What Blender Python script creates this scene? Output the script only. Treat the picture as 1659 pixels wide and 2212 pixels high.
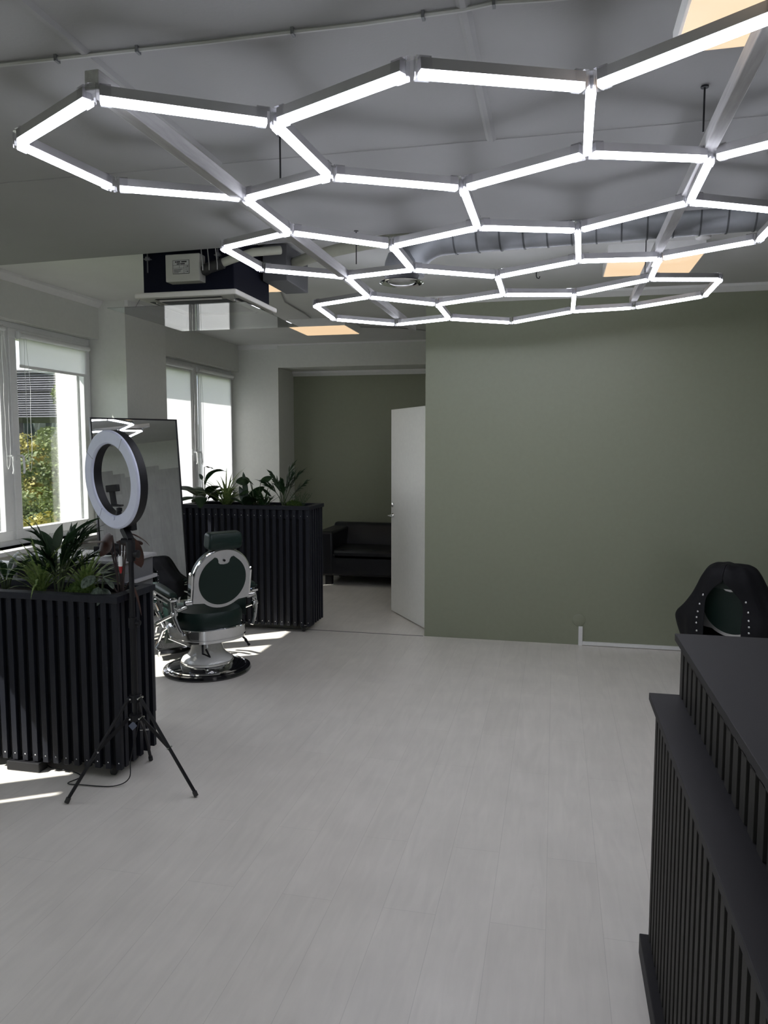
import bpy, bmesh, math, random
from mathutils import Vector, Matrix
R = math.radians
for o in list(bpy.data.objects): bpy.data.objects.remove(o)
SC = bpy.context.scene
COL = SC.collection

# ---------------------------------------------------------------- camera
cd = bpy.data.cameras.new('camera'); cam = bpy.data.objects.new('camera', cd); COL.objects.link(cam)
cam.location = (0, 0, 1.7); cam.rotation_euler = (R(90-5.06), 0, R(12.75))
cd.sensor_fit = 'HORIZONTAL'; cd.sensor_width = 36; cd.lens = 36*1630/1659; cd.clip_start = .02; cd.clip_end = 600
SC.camera = cam

# ---------------------------------------------------------------- world, sun, exposure
SKY_STRENGTH = 1.5
SUN_STRENGTH = 11.0
HEX_STRENGTH = 6.5
W = bpy.data.worlds.new('sky_world'); SC.world = W; W.use_nodes = True
nt = W.node_tree; nt.nodes.clear()
N = nt.nodes.new
out = N('ShaderNodeOutputWorld'); bg = N('ShaderNodeBackground'); bg.inputs['Strength'].default_value = SKY_STRENGTH
tc = N('ShaderNodeTexCoord'); sep = N('ShaderNodeSeparateXYZ'); nt.links.new(tc.outputs['Generated'], sep.inputs[0])
gr = N('ShaderNodeValToRGB'); nt.links.new(sep.outputs['Z'], gr.inputs[0])
gr.color_ramp.elements[0].position = 0.0; gr.color_ramp.elements[0].color = (.46, .58, .72, 1)
gr.color_ramp.elements[1].position = .55; gr.color_ramp.elements[1].color = (.22, .34, .56, 1)
mp = N('ShaderNodeMapping'); mp.inputs['Scale'].default_value = (1, 1, 3.2); nt.links.new(tc.outputs['Generated'], mp.inputs[0])
no = N('ShaderNodeTexNoise'); no.inputs['Scale'].default_value = 5.5; no.inputs['Detail'].default_value = 7; no.inputs['Roughness'].default_value = .62
nt.links.new(mp.outputs[0], no.inputs['Vector'])
cr = N('ShaderNodeValToRGB'); cr.color_ramp.elements[0].position = .36; cr.color_ramp.elements[1].position = .56
nt.links.new(no.outputs[0], cr.inputs[0])
mx = N('ShaderNodeMix'); mx.data_type = 'RGBA'
nt.links.new(cr.outputs[0], mx.inputs[0]); nt.links.new(gr.outputs[0], mx.inputs[6]); mx.inputs[7].default_value = (.88, .88, .88, 1)
nt.links.new(mx.outputs[2], bg.inputs[0]); nt.links.new(bg.outputs[0], out.inputs[0])

sd = bpy.data.lights.new('sun', 'SUN'); sun = bpy.data.objects.new('sun', sd); COL.objects.link(sun)
sd.energy = SUN_STRENGTH; sd.angle = R(.53); sd.color = (1, .965, .9)
az, el = R(32), R(48)      # travels towards +X,+Y and down
dv = Vector((math.cos(az)*math.cos(el), math.sin(az)*math.cos(el), -math.sin(el)))
sun.rotation_euler = dv.to_track_quat('-Z', 'Y').to_euler(); sun.location = (-12, -4, 14)

# sampling portals in the window openings (they give off no light of their own)
for i, (y0, y1) in enumerate(((-1.95, .1), (1.14, 3.23), (3.95, 6.05), (6.92, 9.08))):
    ld = bpy.data.lights.new('window_portal', 'AREA'); o = bpy.data.objects.new('window_portal', ld); COL.objects.link(o)
    ld.shape = 'RECTANGLE'; ld.size = y1-y0; ld.size_y = 1.7; ld.cycles.is_portal = True
    o.location = (-4.30, (y0+y1)/2, 1.78); o.rotation_euler = (R(90), 0, R(-90))

vs = SC.view_settings
vs.view_transform = 'Standard'; vs.look = 'None'; vs.exposure = 1.45; vs.gamma = 1; vs.use_curve_mapping = False
SC.cycles.max_bounces = 10; SC.cycles.diffuse_bounces = 5; SC.cycles.transparent_max_bounces = 24
SC.cycles.sample_clamp_indirect = 4; SC.cycles.caustics_reflective = False; SC.cycles.caustics_refractive = False

# ---------------------------------------------------------------- materials
def s2l(c): return tuple(((v/255)/12.92 if v/255 <= .04045 else ((v/255+.055)/1.055)**2.4) for v in c)
def mat(name, col, rough=.6, metal=0, noise=0, nscale=30, bump=0, bscale=60, coat=0, spec=.5, var=None, stretch=None):
    m = bpy.data.materials.new(name); m.use_nodes = True
    t = m.node_tree; b = t.nodes['Principled BSDF']
    col = tuple(col)+(1,)
    b.inputs['Base Color'].default_value = col
    b.inputs['Roughness'].default_value = rough; b.inputs['Metallic'].default_value = metal
    b.inputs['Coat Weight'].default_value = coat; b.inputs['Specular IOR Level'].default_value = spec
    tcn = t.nodes.new('ShaderNodeTexCoord'); src = tcn.outputs['Object']
    if stretch:
        mpn = t.nodes.new('ShaderNodeMapping'); mpn.inputs['Scale'].default_value = stretch
        t.links.new(src, mpn.inputs[0]); src = mpn.outputs[0]
    n = t.nodes.new('ShaderNodeTexNoise'); n.inputs['Scale'].default_value = nscale; n.inputs['Detail'].default_value = 5
    t.links.new(src, n.inputs['Vector'])
    rp = t.nodes.new('ShaderNodeValToRGB'); t.links.new(n.outputs[0], rp.inputs[0])
    k = noise if noise else .03
    c2 = var if var else tuple(max(0, v*(1-k)) for v in col[:3])
    rp.color_ramp.elements[0].position = .3; rp.color_ramp.elements[0].color = tuple(c2)+(1,)
    rp.color_ramp.elements[1].position = .7; rp.color_ramp.elements[1].color = tuple(min(1, v*(1+k*.5)) for v in col[:3])+(1,)
    t.links.new(rp.outputs[0], b.inputs['Base Color'])
    if bump:
        nb = t.nodes.new('ShaderNodeTexNoise'); nb.inputs['Scale'].default_value = bscale; nb.inputs['Detail'].default_value = 3
        t.links.new(src, nb.inputs['Vector'])
        bp = t.nodes.new('ShaderNodeBump'); bp.inputs['Strength'].default_value = bump; bp.inputs['Distance'].default_value = .01
        t.links.new(nb.outputs[0], bp.inputs['Height']); t.links.new(bp.outputs[0], b.inputs['Normal'])
    return m
def emis(name, col, strength):
    m = bpy.data.materials.new(name); m.use_nodes = True; b = m.node_tree.nodes['Principled BSDF']
    b.inputs['Base Color'].default_value = (.35, .33, .3, 1)
    b.inputs['Emission Color'].default_value = tuple(col)+(1,); b.inputs['Emission Strength'].default_value = strength
    return m
def glassy(name, tint=(1, 1, 1), gloss=.08, rough=.0):
    m = bpy.data.materials.new(name); m.use_nodes = True; t = m.node_tree; t.nodes.clear()
    o = t.nodes.new('ShaderNodeOutputMaterial'); a = t.nodes.new('ShaderNodeBsdfTransparent'); g = t.nodes.new('ShaderNodeBsdfGlossy')
    a.inputs[0].default_value = tuple(tint)+(1,); g.inputs['Roughness'].default_value = rough
    lw = t.nodes.new('ShaderNodeLayerWeight'); lw.inputs[0].default_value = .25
    ma = t.nodes.new('ShaderNodeMath'); ma.operation = 'MULTIPLY_ADD'; ma.inputs[1].default_value = .6; ma.inputs[2].default_value = gloss
    ma.use_clamp = True
    x = t.nodes.new('ShaderNodeMixShader')
    t.links.new(lw.outputs['Fresnel'], ma.inputs[0]); t.links.new(ma.outputs[0], x.inputs[0])
    t.links.new(a.outputs[0], x.inputs[1]); t.links.new(g.outputs[0], x.inputs[2]); t.links.new(x.outputs[0], o.inputs[0])
    return m

M = {}
M['white_wall'] = mat('white_wall_paint', (.66, .67, .63), .7, bump=.04, bscale=180)
M['ceiling_low'] = mat('ceiling_paint_shaded', (.245, .243, .243), .85, bump=.05, bscale=90, noise=.05, nscale=2)  # ceiling paint darkened: the near part's shade is put into the colour
M['ceiling'] = mat('ceiling_paint', (.57, .575, .56), .85, bump=.05, bscale=90, noise=.05, nscale=2)
M['green_wall'] = mat('sage_green_paint', s2l((137, 141, 121)), .42, bump=.03, bscale=200)
M['trim'] = mat('white_trim', (.75, .75, .74), .45)
M['pvc'] = mat('white_pvc', (.78, .79, .78), .3)
M['sill'] = mat('white_sill', (.82, .82, .81), .25)
M['stucco'] = mat('white_stucco', (.8, .79, .76), .9, bump=.6, bscale=120, noise=.08, nscale=60)
M['glass'] = glassy('window_glass', (.97, .98, .98), .05)
M['acrylic'] = glassy('clear_acrylic', (.93, .95, .95), .16, .02)
M['mirror'] = mat('mirror_silver', (.86, .88, .88), .0, metal=1); 
M['black_metal'] = mat('black_metal', (.006, .006, .008), .42, spec=.3)
M['black_plastic'] = mat('black_plastic', (.009, .009, .011), .5, spec=.3)
M['ac_black'] = mat('black_casing', (.004, .005, .013), .7, spec=.15)
M['dark_wood'] = mat('charcoal_painted_wood', s2l((27, 29, 37)), .5, noise=.18, nscale=9, bump=.12, bscale=50, stretch=(6, 6, .7), spec=.25)
M['dark_back'] = mat('dark_backing', s2l((6, 7, 12)), .9)
M['counter_top'] = mat('matt_charcoal_laminate', s2l((36, 35, 38)), .6, spec=.25, bump=.04, bscale=300)
M['counter_slat'] = mat('charcoal_slat', s2l((50, 48, 46)), .65, spec=.25, noise=.2, nscale=9, bump=.12, bscale=50, stretch=(6, 6, .7))
M['chrome'] = mat('chrome', (.82, .83, .84), .07, metal=1)
M['brushed'] = mat('brushed_aluminium_plate', (.6, .61, .62), .32, metal=.85)
M['steel'] = mat('galvanised_steel', (.27, .28, .295), .52, metal=.7, noise=.15, nscale=10)
M['steel_dark'] = mat('galvanised_rib', (.08, .085, .09), .5, metal=.5)
M['leather'] = mat('dark_green_leather', (.0055, .019, .015), .4, spec=.35, bump=.15, bscale=260)
M['white_gloss'] = mat('white_enamel', (.82, .82, .8), .15, coat=.6)
M['black_gloss'] = mat('black_enamel', (.01, .01, .012), .1, coat=.8)
M['sofa'] = mat('black_leather', (.006, .007, .011), .42, bump=.12, bscale=200)
M['door'] = mat('white_door_paint', (.82, .82, .78), .3)
M['housing'] = mat('aluminium_housing', (.36, .355, .36), .4, metal=.4)
M['clear_plastic'] = glassy('clear_connector', (.97, .97, .98), .045, .15)
M['hexlight'] = emis('cool_led_diffuser', (.86, .88, 1), HEX_STRENGTH)
M['warm_panel'] = emis('warm_panel_diffuser', (1, .70, .42), .32)
M['wood_bar'] = mat('white_washed_wood', (.34, .335, .33), .7, noise=.15, nscale=10, stretch=(8, .8, 8))
M['ring_white'] = mat('milky_diffuser', (.62, .65, .8), .5)
M['soil'] = mat('soil', (.02, .015, .01), .95, bump=1, bscale=40)
M['blind'] = None
M['cable'] = mat('white_cable', (.3, .3, .285), .5)
M['shelf'] = mat('light_grey_laminate', (.34, .34, .35), .4)
M['beige'] = mat('beige_metal', (.42, .42, .37), .5)
M['panel_beige'] = mat('off_white_plastic', (.68, .66, .6), .45)
M['gray_box'] = mat('grey_box', (.11, .112, .118), .55)
M['cloth'] = mat('black_nylon', (.006, .006, .008), .7, spec=.25, bump=.3, bscale=14)
M['rubber'] = mat('rubber', (.02, .02, .02), .6)
M['tread'] = mat('black_tread', (.02, .02, .02), .35, bump=1, bscale=150, metal=.4)
M['red'] = mat('red_plastic', (.3, .012, .015), .35)
M['label'] = mat('label_paper', (.4, .4, .38), .7)
M['ink'] = mat('label_ink', (.02, .02, .02), .8)
M['pipe'] = mat('pipe_insulation', (.34, .345, .28), .8)

def blind_mat():
    m = bpy.data.materials.new('roller_blind_fabric'); m.use_nodes = True; t = m.node_tree; t.nodes.clear()
    o = t.nodes.new('ShaderNodeOutputMaterial'); d = t.nodes.new('ShaderNodeBsdfDiffuse'); tr = t.nodes.new('ShaderNodeBsdfTranslucent')
    w = t.nodes.new('ShaderNodeTexNoise'); w.inputs['Scale'].default_value = 300
    r = t.nodes.new('ShaderNodeValToRGB'); r.color_ramp.elements[0].color = (.88, .87, .89, 1); r.color_ramp.elements[1].color = (.92, .91, .93, 1)
    t.links.new(w.outputs[0], r.inputs[0])
    t.links.new(r.outputs[0], d.inputs[0]); t.links.new(r.outputs[0], tr.inputs[0])
    x = t.nodes.new('ShaderNodeMixShader'); x.inputs[0].default_value = .64
    t.links.new(d.outputs[0], x.inputs[1]); t.links.new(tr.outputs[0], x.inputs[2]); t.links.new(x.outputs[0], o.inputs[0])
    return m
M['blind'] = blind_mat()

def plank_mat(name, c1, c2, width, length, rough, vertical=False, coat=.0, grain=.06):
    m = bpy.data.materials.new(name); m.use_nodes = True; t = m.node_tree; b = t.nodes['Principled BSDF']
    tcn = t.nodes.new('ShaderNodeTexCoord'); mpn = t.nodes.new('ShaderNodeMapping')
    t.links.new(tcn.outputs['Object'], mpn.inputs[0])
    mpn.inputs['Rotation'].default_value = (0, R(90), 0) if vertical else (0, 0, R(90))
    if vertical: # wall lies in the YZ plane: brick rows run along Z
        sp = t.nodes.new('ShaderNodeSeparateXYZ'); cb = t.nodes.new('ShaderNodeCombineXYZ')
        t.links.new(tcn.outputs['Object'], sp.inputs[0]); t.links.new(sp.outputs['Z'], cb.inputs['X']); t.links.new(sp.outputs['Y'], cb.inputs['Y'])
        vec = cb.outputs[0]
    else: vec = mpn.outputs[0]
    br = t.nodes.new('ShaderNodeTexBrick'); t.links.new(vec, br.inputs['Vector'])
    br.inputs['Scale'].default_value = 1; br.inputs['Brick Width'].default_value = length; br.inputs['Row Height'].default_value = width
    br.inputs['Mortar Size'].default_value = .0013; br.inputs['Mortar Smooth'].default_value = .3; br.offset = .37; br.inputs['Bias'].default_value = 0
    br.inputs['Color1'].default_value = tuple(c1)+(1,); br.inputs['Color2'].default_value = tuple(c2)+(1,)
    br.inputs['Mortar'].default_value = tuple(v*.86 for v in c1)+(1,)
    st = t.nodes.new('ShaderNodeMapping'); st.inputs['Scale'].default_value = (1.2, 9, 9) ; t.links.new(vec, st.inputs[0])
    n = t.nodes.new('ShaderNodeTexNoise'); n.inputs['Scale'].default_value = 2.2; n.inputs['Detail'].default_value = 6; n.inputs['Distortion'].default_value = 1.2
    t.links.new(st.outputs[0], n.inputs['Vector'])
    n2 = t.nodes.new('ShaderNodeTexNoise'); n2.inputs['Scale'].default_value = 4; n2.inputs['Detail'].default_value = 5; t.links.new(vec, n2.inputs['Vector'])
    ad = t.nodes.new('ShaderNodeMath'); ad.operation = 'ADD'; t.links.new(n.outputs[0], ad.inputs[0]); t.links.new(n2.outputs[0], ad.inputs[1])
    mr = t.nodes.new('ShaderNodeMapRange'); mr.inputs['From Min'].default_value = .6; mr.inputs['From Max'].default_value = 1.4
    mr.inputs['To Min'].default_value = 1-grain; mr.inputs['To Max'].default_value = 1+grain; t.links.new(ad.outputs[0], mr.inputs[0])
    hs = t.nodes.new('ShaderNodeHueSaturation'); t.links.new(br.outputs['Color'], hs.inputs['Color']); t.links.new(mr.outputs[0], hs.inputs['Value'])
    t.links.new(hs.outputs[0], b.inputs['Base Color'])
    b.inputs['Roughness'].default_value = rough; b.inputs['Coat Weight'].default_value = coat; b.inputs['Coat Roughness'].default_value = .2
    bp = t.nodes.new('ShaderNodeBump'); bp.inputs['Strength'].default_value = .12; bp.inputs['Distance'].default_value = .003
    t.links.new(n2.outputs[0], bp.inputs['Height']); t.links.new(bp.outputs[0], b.inputs['Normal'])
    return m
M['floor'] = plank_mat('whitewashed_laminate', (.71, .675, .62), (.735, .70, .645), .196, 1.29, .34, coat=.08, grain=.085)
M['plank_wall'] = plank_mat('grey_wood_cladding', (.36, .355, .34), (.46, .455, .44), .19, 1.3, .6, vertical=True, grain=.12)

def leaf_mat(name, c1, c2, scale=20, rough=.4, stretch=None):
    m = mat(name, c1, rough, var=c2, nscale=scale, noise=.1, stretch=stretch)
    b = m.node_tree.nodes['Principled BSDF']; b.inputs['Subsurface Weight'].default_value = 0
    t = m.node_tree; o = t.nodes['Material Output']
    tr = t.nodes.new('ShaderNodeBsdfTranslucent'); rp = [x for x in t.nodes if x.type == 'VALTORGB'][0]
    t.links.new(rp.outputs[0], tr.inputs[0]); x = t.nodes.new('ShaderNodeMixShader'); x.inputs[0].default_value = .25
    t.links.new(b.outputs[0], x.inputs[1]); t.links.new(tr.outputs[0], x.inputs[2]); t.links.new(x.outputs[0], o.inputs[0])
    return m
M['leaf_dark'] = leaf_mat('dark_green_leaf', (.022, .055, .02), (.012, .03, .012))
M['leaf_mid'] = leaf_mat('green_leaf', (.045, .10, .03), (.02, .055, .02))
M['leaf_spider'] = leaf_mat('striped_leaf', (.34, .42, .15), (.09, .18, .04), 60)
M['leaf_red'] = leaf_mat('maroon_leaf', (.075, .03, .022), (.035, .018, .014), 10)
M['leaf_silver'] = leaf_mat('silvery_leaf', (.15, .19, .15), (.02, .035, .02), 25, stretch=(3, 3, 1))
M['leaf_fuzzy'] = leaf_mat('prayer_plant_leaf', (.05, .10, .04), (.02, .04, .02), 22)
M['moss'] = leaf_mat('green_moss', (.10, .16, .03), (.03, .07, .01), 30, rough=.9)
M['leaf_yellow'] = leaf_mat('yellow_green_leaf', (.24, .28, .045), (.09, .14, .02), 8)
M['tree_a'] = leaf_mat('tree_leaf', (.17, .21, .05), (.035, .06, .015), 1.2, rough=.6)
M['tree_b'] = leaf_mat('autumn_tree_leaf', (.36, .29, .05), (.10, .115, .02), 1.5, rough=.6)
M['tree_c'] = leaf_mat('conifer_leaf', (.014, .03, .02), (.008, .016, .01), 1.5, rough=.8)
M['bark'] = mat('bark', (.06, .045, .03), .9, bump=.5)
M['stem'] = mat('plant_stem', (.04, .06, .02), .6)
M['stem_red'] = mat('maroon_stem', (.035, .02, .018), .6)
M['louvre'] = mat('grey_louvre', (.2, .195, .23), .55, metal=.2)
M['facade'] = mat('grey_facade', (.05, .05, .058), .6)
M['grass'] = mat('grass_ground', (.06, .09, .03), .95, noise=.4, nscale=.5)

# ---------------------------------------------------------------- mesh helpers
class MB:
    def __init__(s): s.bm = bmesh.new()
    def hexa(s, P):
        v = [s.bm.verts.new(p) for p in P]
        for f in ((0,3,2,1),(4,5,6,7),(0,1,5,4),(1,2,6,5),(2,3,7,6),(3,0,4,7)): s.bm.faces.new([v[i] for i in f])
        return v
    def box(s, x0, x1, y0, y1, z0, z1):
        s.hexa([(x0,y0,z0),(x1,y0,z0),(x1,y1,z0),(x0,y1,z0),(x0,y0,z1),(x1,y0,z1),(x1,y1,z1),(x0,y1,z1)]); return s
    def obox(s, c, sx, sy, sz, mtx=None):
        mtx = mtx or Matrix.Identity(3); c = Vector(c)
        s.hexa([c+mtx@Vector((a*sx/2, b*sy/2, d*sz/2)) for a, b, d in ((-1,-1,-1),(1,-1,-1),(1,1,-1),(-1,1,-1),(-1,-1,1),(1,-1,1),(1,1,1),(-1,1,1))]); return s
    def beam(s, p0, p1, w, h, up=(0, 0, 1)):
        p0, p1 = Vector(p0), Vector(p1); d = (p1-p0).normalized(); r = d.cross(Vector(up))
        if r.length < 1e-4: r = d.cross(Vector((1, 0, 0)))
        r.normalize(); u = r.cross(d)
        P = []
        for p in (p0, p1):
            for a, b in ((-1,-1),(1,-1),(1,1),(-1,1)): P.append(p+r*a*w/2+u*b*h/2)
        s.hexa(P); return s
    def tube(s, pts, r, n=8, cap=True, closed=False):
        pts = [Vector(p) for p in pts]; rs = r if isinstance(r, (list, tuple)) else [r]*len(pts)
        rings = []; prev = None
        for i, p in enumerate(pts):
            if closed: d = pts[(i+1) % len(pts)]-pts[i-1]
            else: d = pts[min(i+1, len(pts)-1)]-pts[max(i-1, 0)]
            d.normalize()
            if prev is None:
                a = d.cross(Vector((0, 0, 1)));
                if a.length < .05: a = d.cross(Vector((1, 0, 0)))
            else: a = prev-d*prev.dot(d)
            a.normalize(); b = d.cross(a); prev = a
            rings.append([s.bm.verts.new(p+(a*math.cos(2*math.pi*k/n)+b*math.sin(2*math.pi*k/n))*rs[i]) for k in range(n)])
        m = len(rings)
        for i in range(m if closed else m-1):
            A, B = rings[i], rings[(i+1) % m]
            for k in range(n): s.bm.faces.new((A[k], A[(k+1) % n], B[(k+1) % n], B[k]))
        if cap and not closed:
            s.bm.faces.new(rings[0][::-1]); s.bm.faces.new(rings[-1])
        return s
    def lathe(s, prof, o=(0, 0, 0), n=40, mtx=None, sx=1, sy=1, closed=False):
        o = Vector(o); mtx = mtx or Matrix.Identity(3); rings = []
        for r, z in prof:
            if r < 1e-5: rings.append([s.bm.verts.new(o+mtx@Vector((0, 0, z)))])
            else: rings.append([s.bm.verts.new(o+mtx@Vector((r*sx*math.cos(2*math.pi*k/n), r*sy*math.sin(2*math.pi*k/n), z))) for k in range(n)])
        L = len(rings)
        for i in range(L if closed else L-1):
            A, B = rings[i], rings[(i+1) % L]
            for k in range(n):
                k2 = (k+1) % n
                if len(A) == 1 and len(B) == 1: continue
                if len(A) == 1: s.bm.faces.new((A[0], B[k2], B[k]))
                elif len(B) == 1: s.bm.faces.new((A[k], A[k2], B[0]))
                else: s.bm.faces.new((A[k], A[k2], B[k2], B[k]))
        return s
    def prism(s, poly, axis, a, b):
        """closed polygon (2D) extruded along an axis from a to b"""
        def P(u, v, w): return {'x': (w, u, v), 'y': (u, w, v), 'z': (u, v, w)}[axis]
        A = [s.bm.verts.new(P(u, v, a)) for u, v in poly]; B = [s.bm.verts.new(P(u, v, b)) for u, v in poly]
        s.bm.faces.new(A[::-1]); s.bm.faces.new(B); n = len(poly)
        for i in range(n): s.bm.faces.new((A[i], A[(i+1) % n], B[(i+1) % n], B[i]))
        return s
    def sheet(s, rows):
        V = [[s.bm.verts.new(p) for p in r] for r in rows]
        for i in range(len(V)-1):
            for k in range(len(V[i])-1): s.bm.faces.new((V[i][k], V[i][k+1], V[i+1][k+1], V[i+1][k]))
        return s
    def build(s, name, m, parent=None, smooth=True, bevel=0, solid=0, sub=0, loc=None, angle=35):
        bmesh.ops.recalc_face_normals(s.bm, faces=s.bm.faces)
        me = bpy.data.meshes.new(name); s.bm.to_mesh(me); s.bm.free()
        me.materials.append(m if not isinstance(m, str) else M[m])
        if smooth:
            me.shade_smooth(); me.set_sharp_from_angle(angle=R(angle))
        o = bpy.data.objects.new(name, me); COL.objects.link(o)
        if parent: o.parent = parent
        if loc: o.location = loc
        if solid: md = o.modifiers.new('solidify', 'SOLIDIFY'); md.thickness = solid; md.offset = 0
        if bevel: md = o.modifiers.new('bevel', 'BEVEL'); md.width = bevel; md.segments = 2; md.limit_method = 'ANGLE'; md.angle_limit = R(40)
        if sub: md = o.modifiers.new('subsurf', 'SUBSURF'); md.levels = sub; md.render_levels = sub
        return o
def tag(o, label, cat, group=None, kind=None):
    o['label'] = label; o['category'] = cat
    if group: o['group'] = group
    if kind: o['kind'] = kind
    return o
def thing(name, label, cat, loc=(0, 0, 0), rz=0, group=None):
    o = bpy.data.objects.new(name, None); COL.objects.link(o); o.empty_display_size = .1
    o.location = loc; o.rotation_euler = (0, 0, R(rz)); return tag(o, label, cat, group)
def struct(name, mb, m, smooth=False, **k):
    o = mb.build(name, m, smooth=smooth, **k); o['kind'] = 'structure'; return o
def copy_tree(o, parent=None):
    c = o.copy(); COL.objects.link(c); c.parent = parent
    for ch in list(o.children): copy_tree(ch, c)
    return c

# ---------------------------------------------------------------- the room shell
XL, XR, YB, YG, YA = -3.95, 3.2, -3.2, 6.54, 9.65
ZL, ZH = 2.80, 2.96
struct('floor', MB().box(-4.06, XR+.2, YB-.2, 10.0, -.12, 0), 'floor')
c = MB(); c2_ = MB()
def slab(poly, z0, z1): c.prism(poly, 'z', z0, z1)
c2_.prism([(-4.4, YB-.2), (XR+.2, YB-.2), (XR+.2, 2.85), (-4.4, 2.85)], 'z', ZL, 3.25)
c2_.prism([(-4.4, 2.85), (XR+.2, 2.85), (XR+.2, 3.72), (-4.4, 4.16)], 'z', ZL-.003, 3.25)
slab([(-4.4, 4.16), (XR+.2, 3.72), (XR+.2, 10.0), (-4.4, 10.0)], ZH, 3.25)
struct('ceiling', c, 'ceiling')
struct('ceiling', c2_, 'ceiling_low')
WINS = [(-1.95, .1), (1.14, 3.23), (3.95, 6.05), (6.92, 9.08)]
ZS, ZT = .93, 2.63
w = MB(); y = YB-.2
for a, b in WINS+[(10.0, 10.0)]:
    if a > y: w.box(-4.35, XL, y, a, 0, 3.0)
    if b > a:
        w.box(-4.35, XL, a, b, 0, ZS); w.box(-4.35, XL, a, b, ZT, 3.0)
    y = b
w.box(XL, -3.69, 6.05, 6.75, 0, 3.0)
struct('wall_left', w, 'white_wall')
struct('wall_left_outer', MB().box(-4.4, -4.352, YB-.2, 1.0, -3, ZS).box(-4.4, -4.352, 1, 10, -3, ZS).box(-4.4, -4.352, 6.05, 6.92, ZS, 3.2).box(-4.4, -4.352, 3.23, 3.95, ZS, 3.2), 'stucco').name = 'trim_8'
w = MB().box(XL, -3.42, 9.08, YA, 0, 3.0)
struct('wall_pillar', w, 'white_wall').name = 'wall_alcove_side'
struct('wall_alcove', MB().box(-4.2, -1.0, YA, YA+.15, 0, 3.0), 'green_wall')
struct('wall_lintel', MB().box(-3.42, -1.115, 9.08, YA, 2.67, 3.0), 'white_wall')
struct('wall_back', MB().box(-1.11, XR, YG, YG+.12, 0, 3.0), 'green_wall')
w = MB().box(-1.12, -1.0, YG+.12, 6.78, 0, 3.0).box(-1.12, -1.0, 7.62, YA, 0, 3.0).box(-1.12, -1.0, 6.78, 7.62, 2.08, 3.0)
struct('wall_return', w, 'white_wall')
struct('wall_behind', MB().box(-1.0, XR, 8.4, 8.5, 0, 3.0), 'white_wall')
struct('wall_right', MB().box(XR, XR+.15, YB, 10.0, 0, 3.0), 'white_wall')
w = MB().box(-4.2, XR+.1, YB-.15, YB, 0, .7).box(-4.2, XR+.1, YB-.15, YB, 2.6, 3.0)
for a, b in ((-4.2, -3.4), (-1.6, 1.2), (3.0, XR+.1)): w.box(a, b, YB-.15, YB, .7, 2.6)  # gaps between piers: unseen window openings added to brighten the room
struct('wall_front', w, 'white_wall')
for a, b in ((-3.4, -1.6), (1.2, 3.0)):
    ld = bpy.data.lights.new('window_portal', 'AREA'); o = bpy.data.objects.new('window_portal', ld); COL.objects.link(o)
    ld.shape = 'RECTANGLE'; ld.size = b-a; ld.size_y = 1.9; ld.cycles.is_portal = True
    o.location = ((a+b)/2, YB-.1, 1.65); o.rotation_euler = (R(90), 0, R(180))
for n_, (a, b) in ((5, (-3.4, -1.6)), (6, (1.2, 3.0))):  # frames and panes of the added, unseen fill-light windows
    w = MB(); y0_, y1_ = YB-.1, YB-.04; m_ = (a+b)/2
    w.box(a, b, y0_, y1_, .7, .77).box(a, b, y0_, y1_, 2.53, 2.6).box(a, a+.07, y0_, y1_, .77, 2.53).box(b-.07, b, y0_, y1_, .77, 2.53).box(m_-.05, m_+.05, y0_, y1_, .77, 2.53)
    w_ = struct('window_%d' % n_, w, 'pvc'); MB().box(a+.07, m_-.05, YB-.075, YB-.07, .77, 2.53).build('pane', 'glass', w_, smooth=False); MB().box(m_+.05, b-.07, YB-.075, YB-.07, .77, 2.53).build('pane', 'glass', w_, smooth=False)
# stepped grey wood cladding on the right wall (seen in the mirror)
w = MB(); random.seed(4); yy = 1.2
while yy < 6.35:
    t = 2.2+random.choice([0, .07, .14, .2]) + (.2 if yy > 4 else 0)
    w.box(XR-.015, XR, yy, yy+.19, 0, t); yy += .1905
struct('wall_cladding', w, 'plank_wall').name = 'trim_9'
struct('trim_1', MB().prism([(6.54, ZH), (6.48, ZH), (6.485, ZH-.02), (6.53, ZH-.055), (6.54, ZH-.055)], 'x', -1.11, XR), 'trim')
struct('trim_2', MB().prism([(XL, ZH), (XL+.05, ZH), (XL+.045, ZH-.02), (XL+.01, ZH-.06), (XL, ZH-.06)], 'y', 4.1, 6.05), 'trim')
struct('trim_3', MB().prism([(YA, 2.67), (YA-.05, 2.67), (YA-.045, 2.645), (YA-.01, 2.61), (YA, 2.61)], 'x', -3.42, -1.12), 'trim')
struct('trim_4', MB().box(XL, -3.42, 9.06, 9.08, ZH-.06, ZH).box(-3.42, -1.12, 9.065, 9.08, ZH-.02, ZH), 'trim')
struct('trim_5', MB().box(-3.69, -3.66, 6.05, 6.75, ZH-.05, ZH), 'trim')
# raised slab joints in the low ceiling, and a floor threshold
j = MB()
for x, dx in ((-1.31, .0), (-.247, .0)): j.prism([(x-.018, ZL), (x-.007, ZL-.009), (x+.007, ZL-.009), (x+.018, ZL)], 'y', YB, 2.85)
struct('trim_6', j, 'ceiling_low')
struct('trim_7', MB().box(-2.6, -1.12, 6.53, 6.542, 0, .0015), M['gray_box'])

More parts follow.
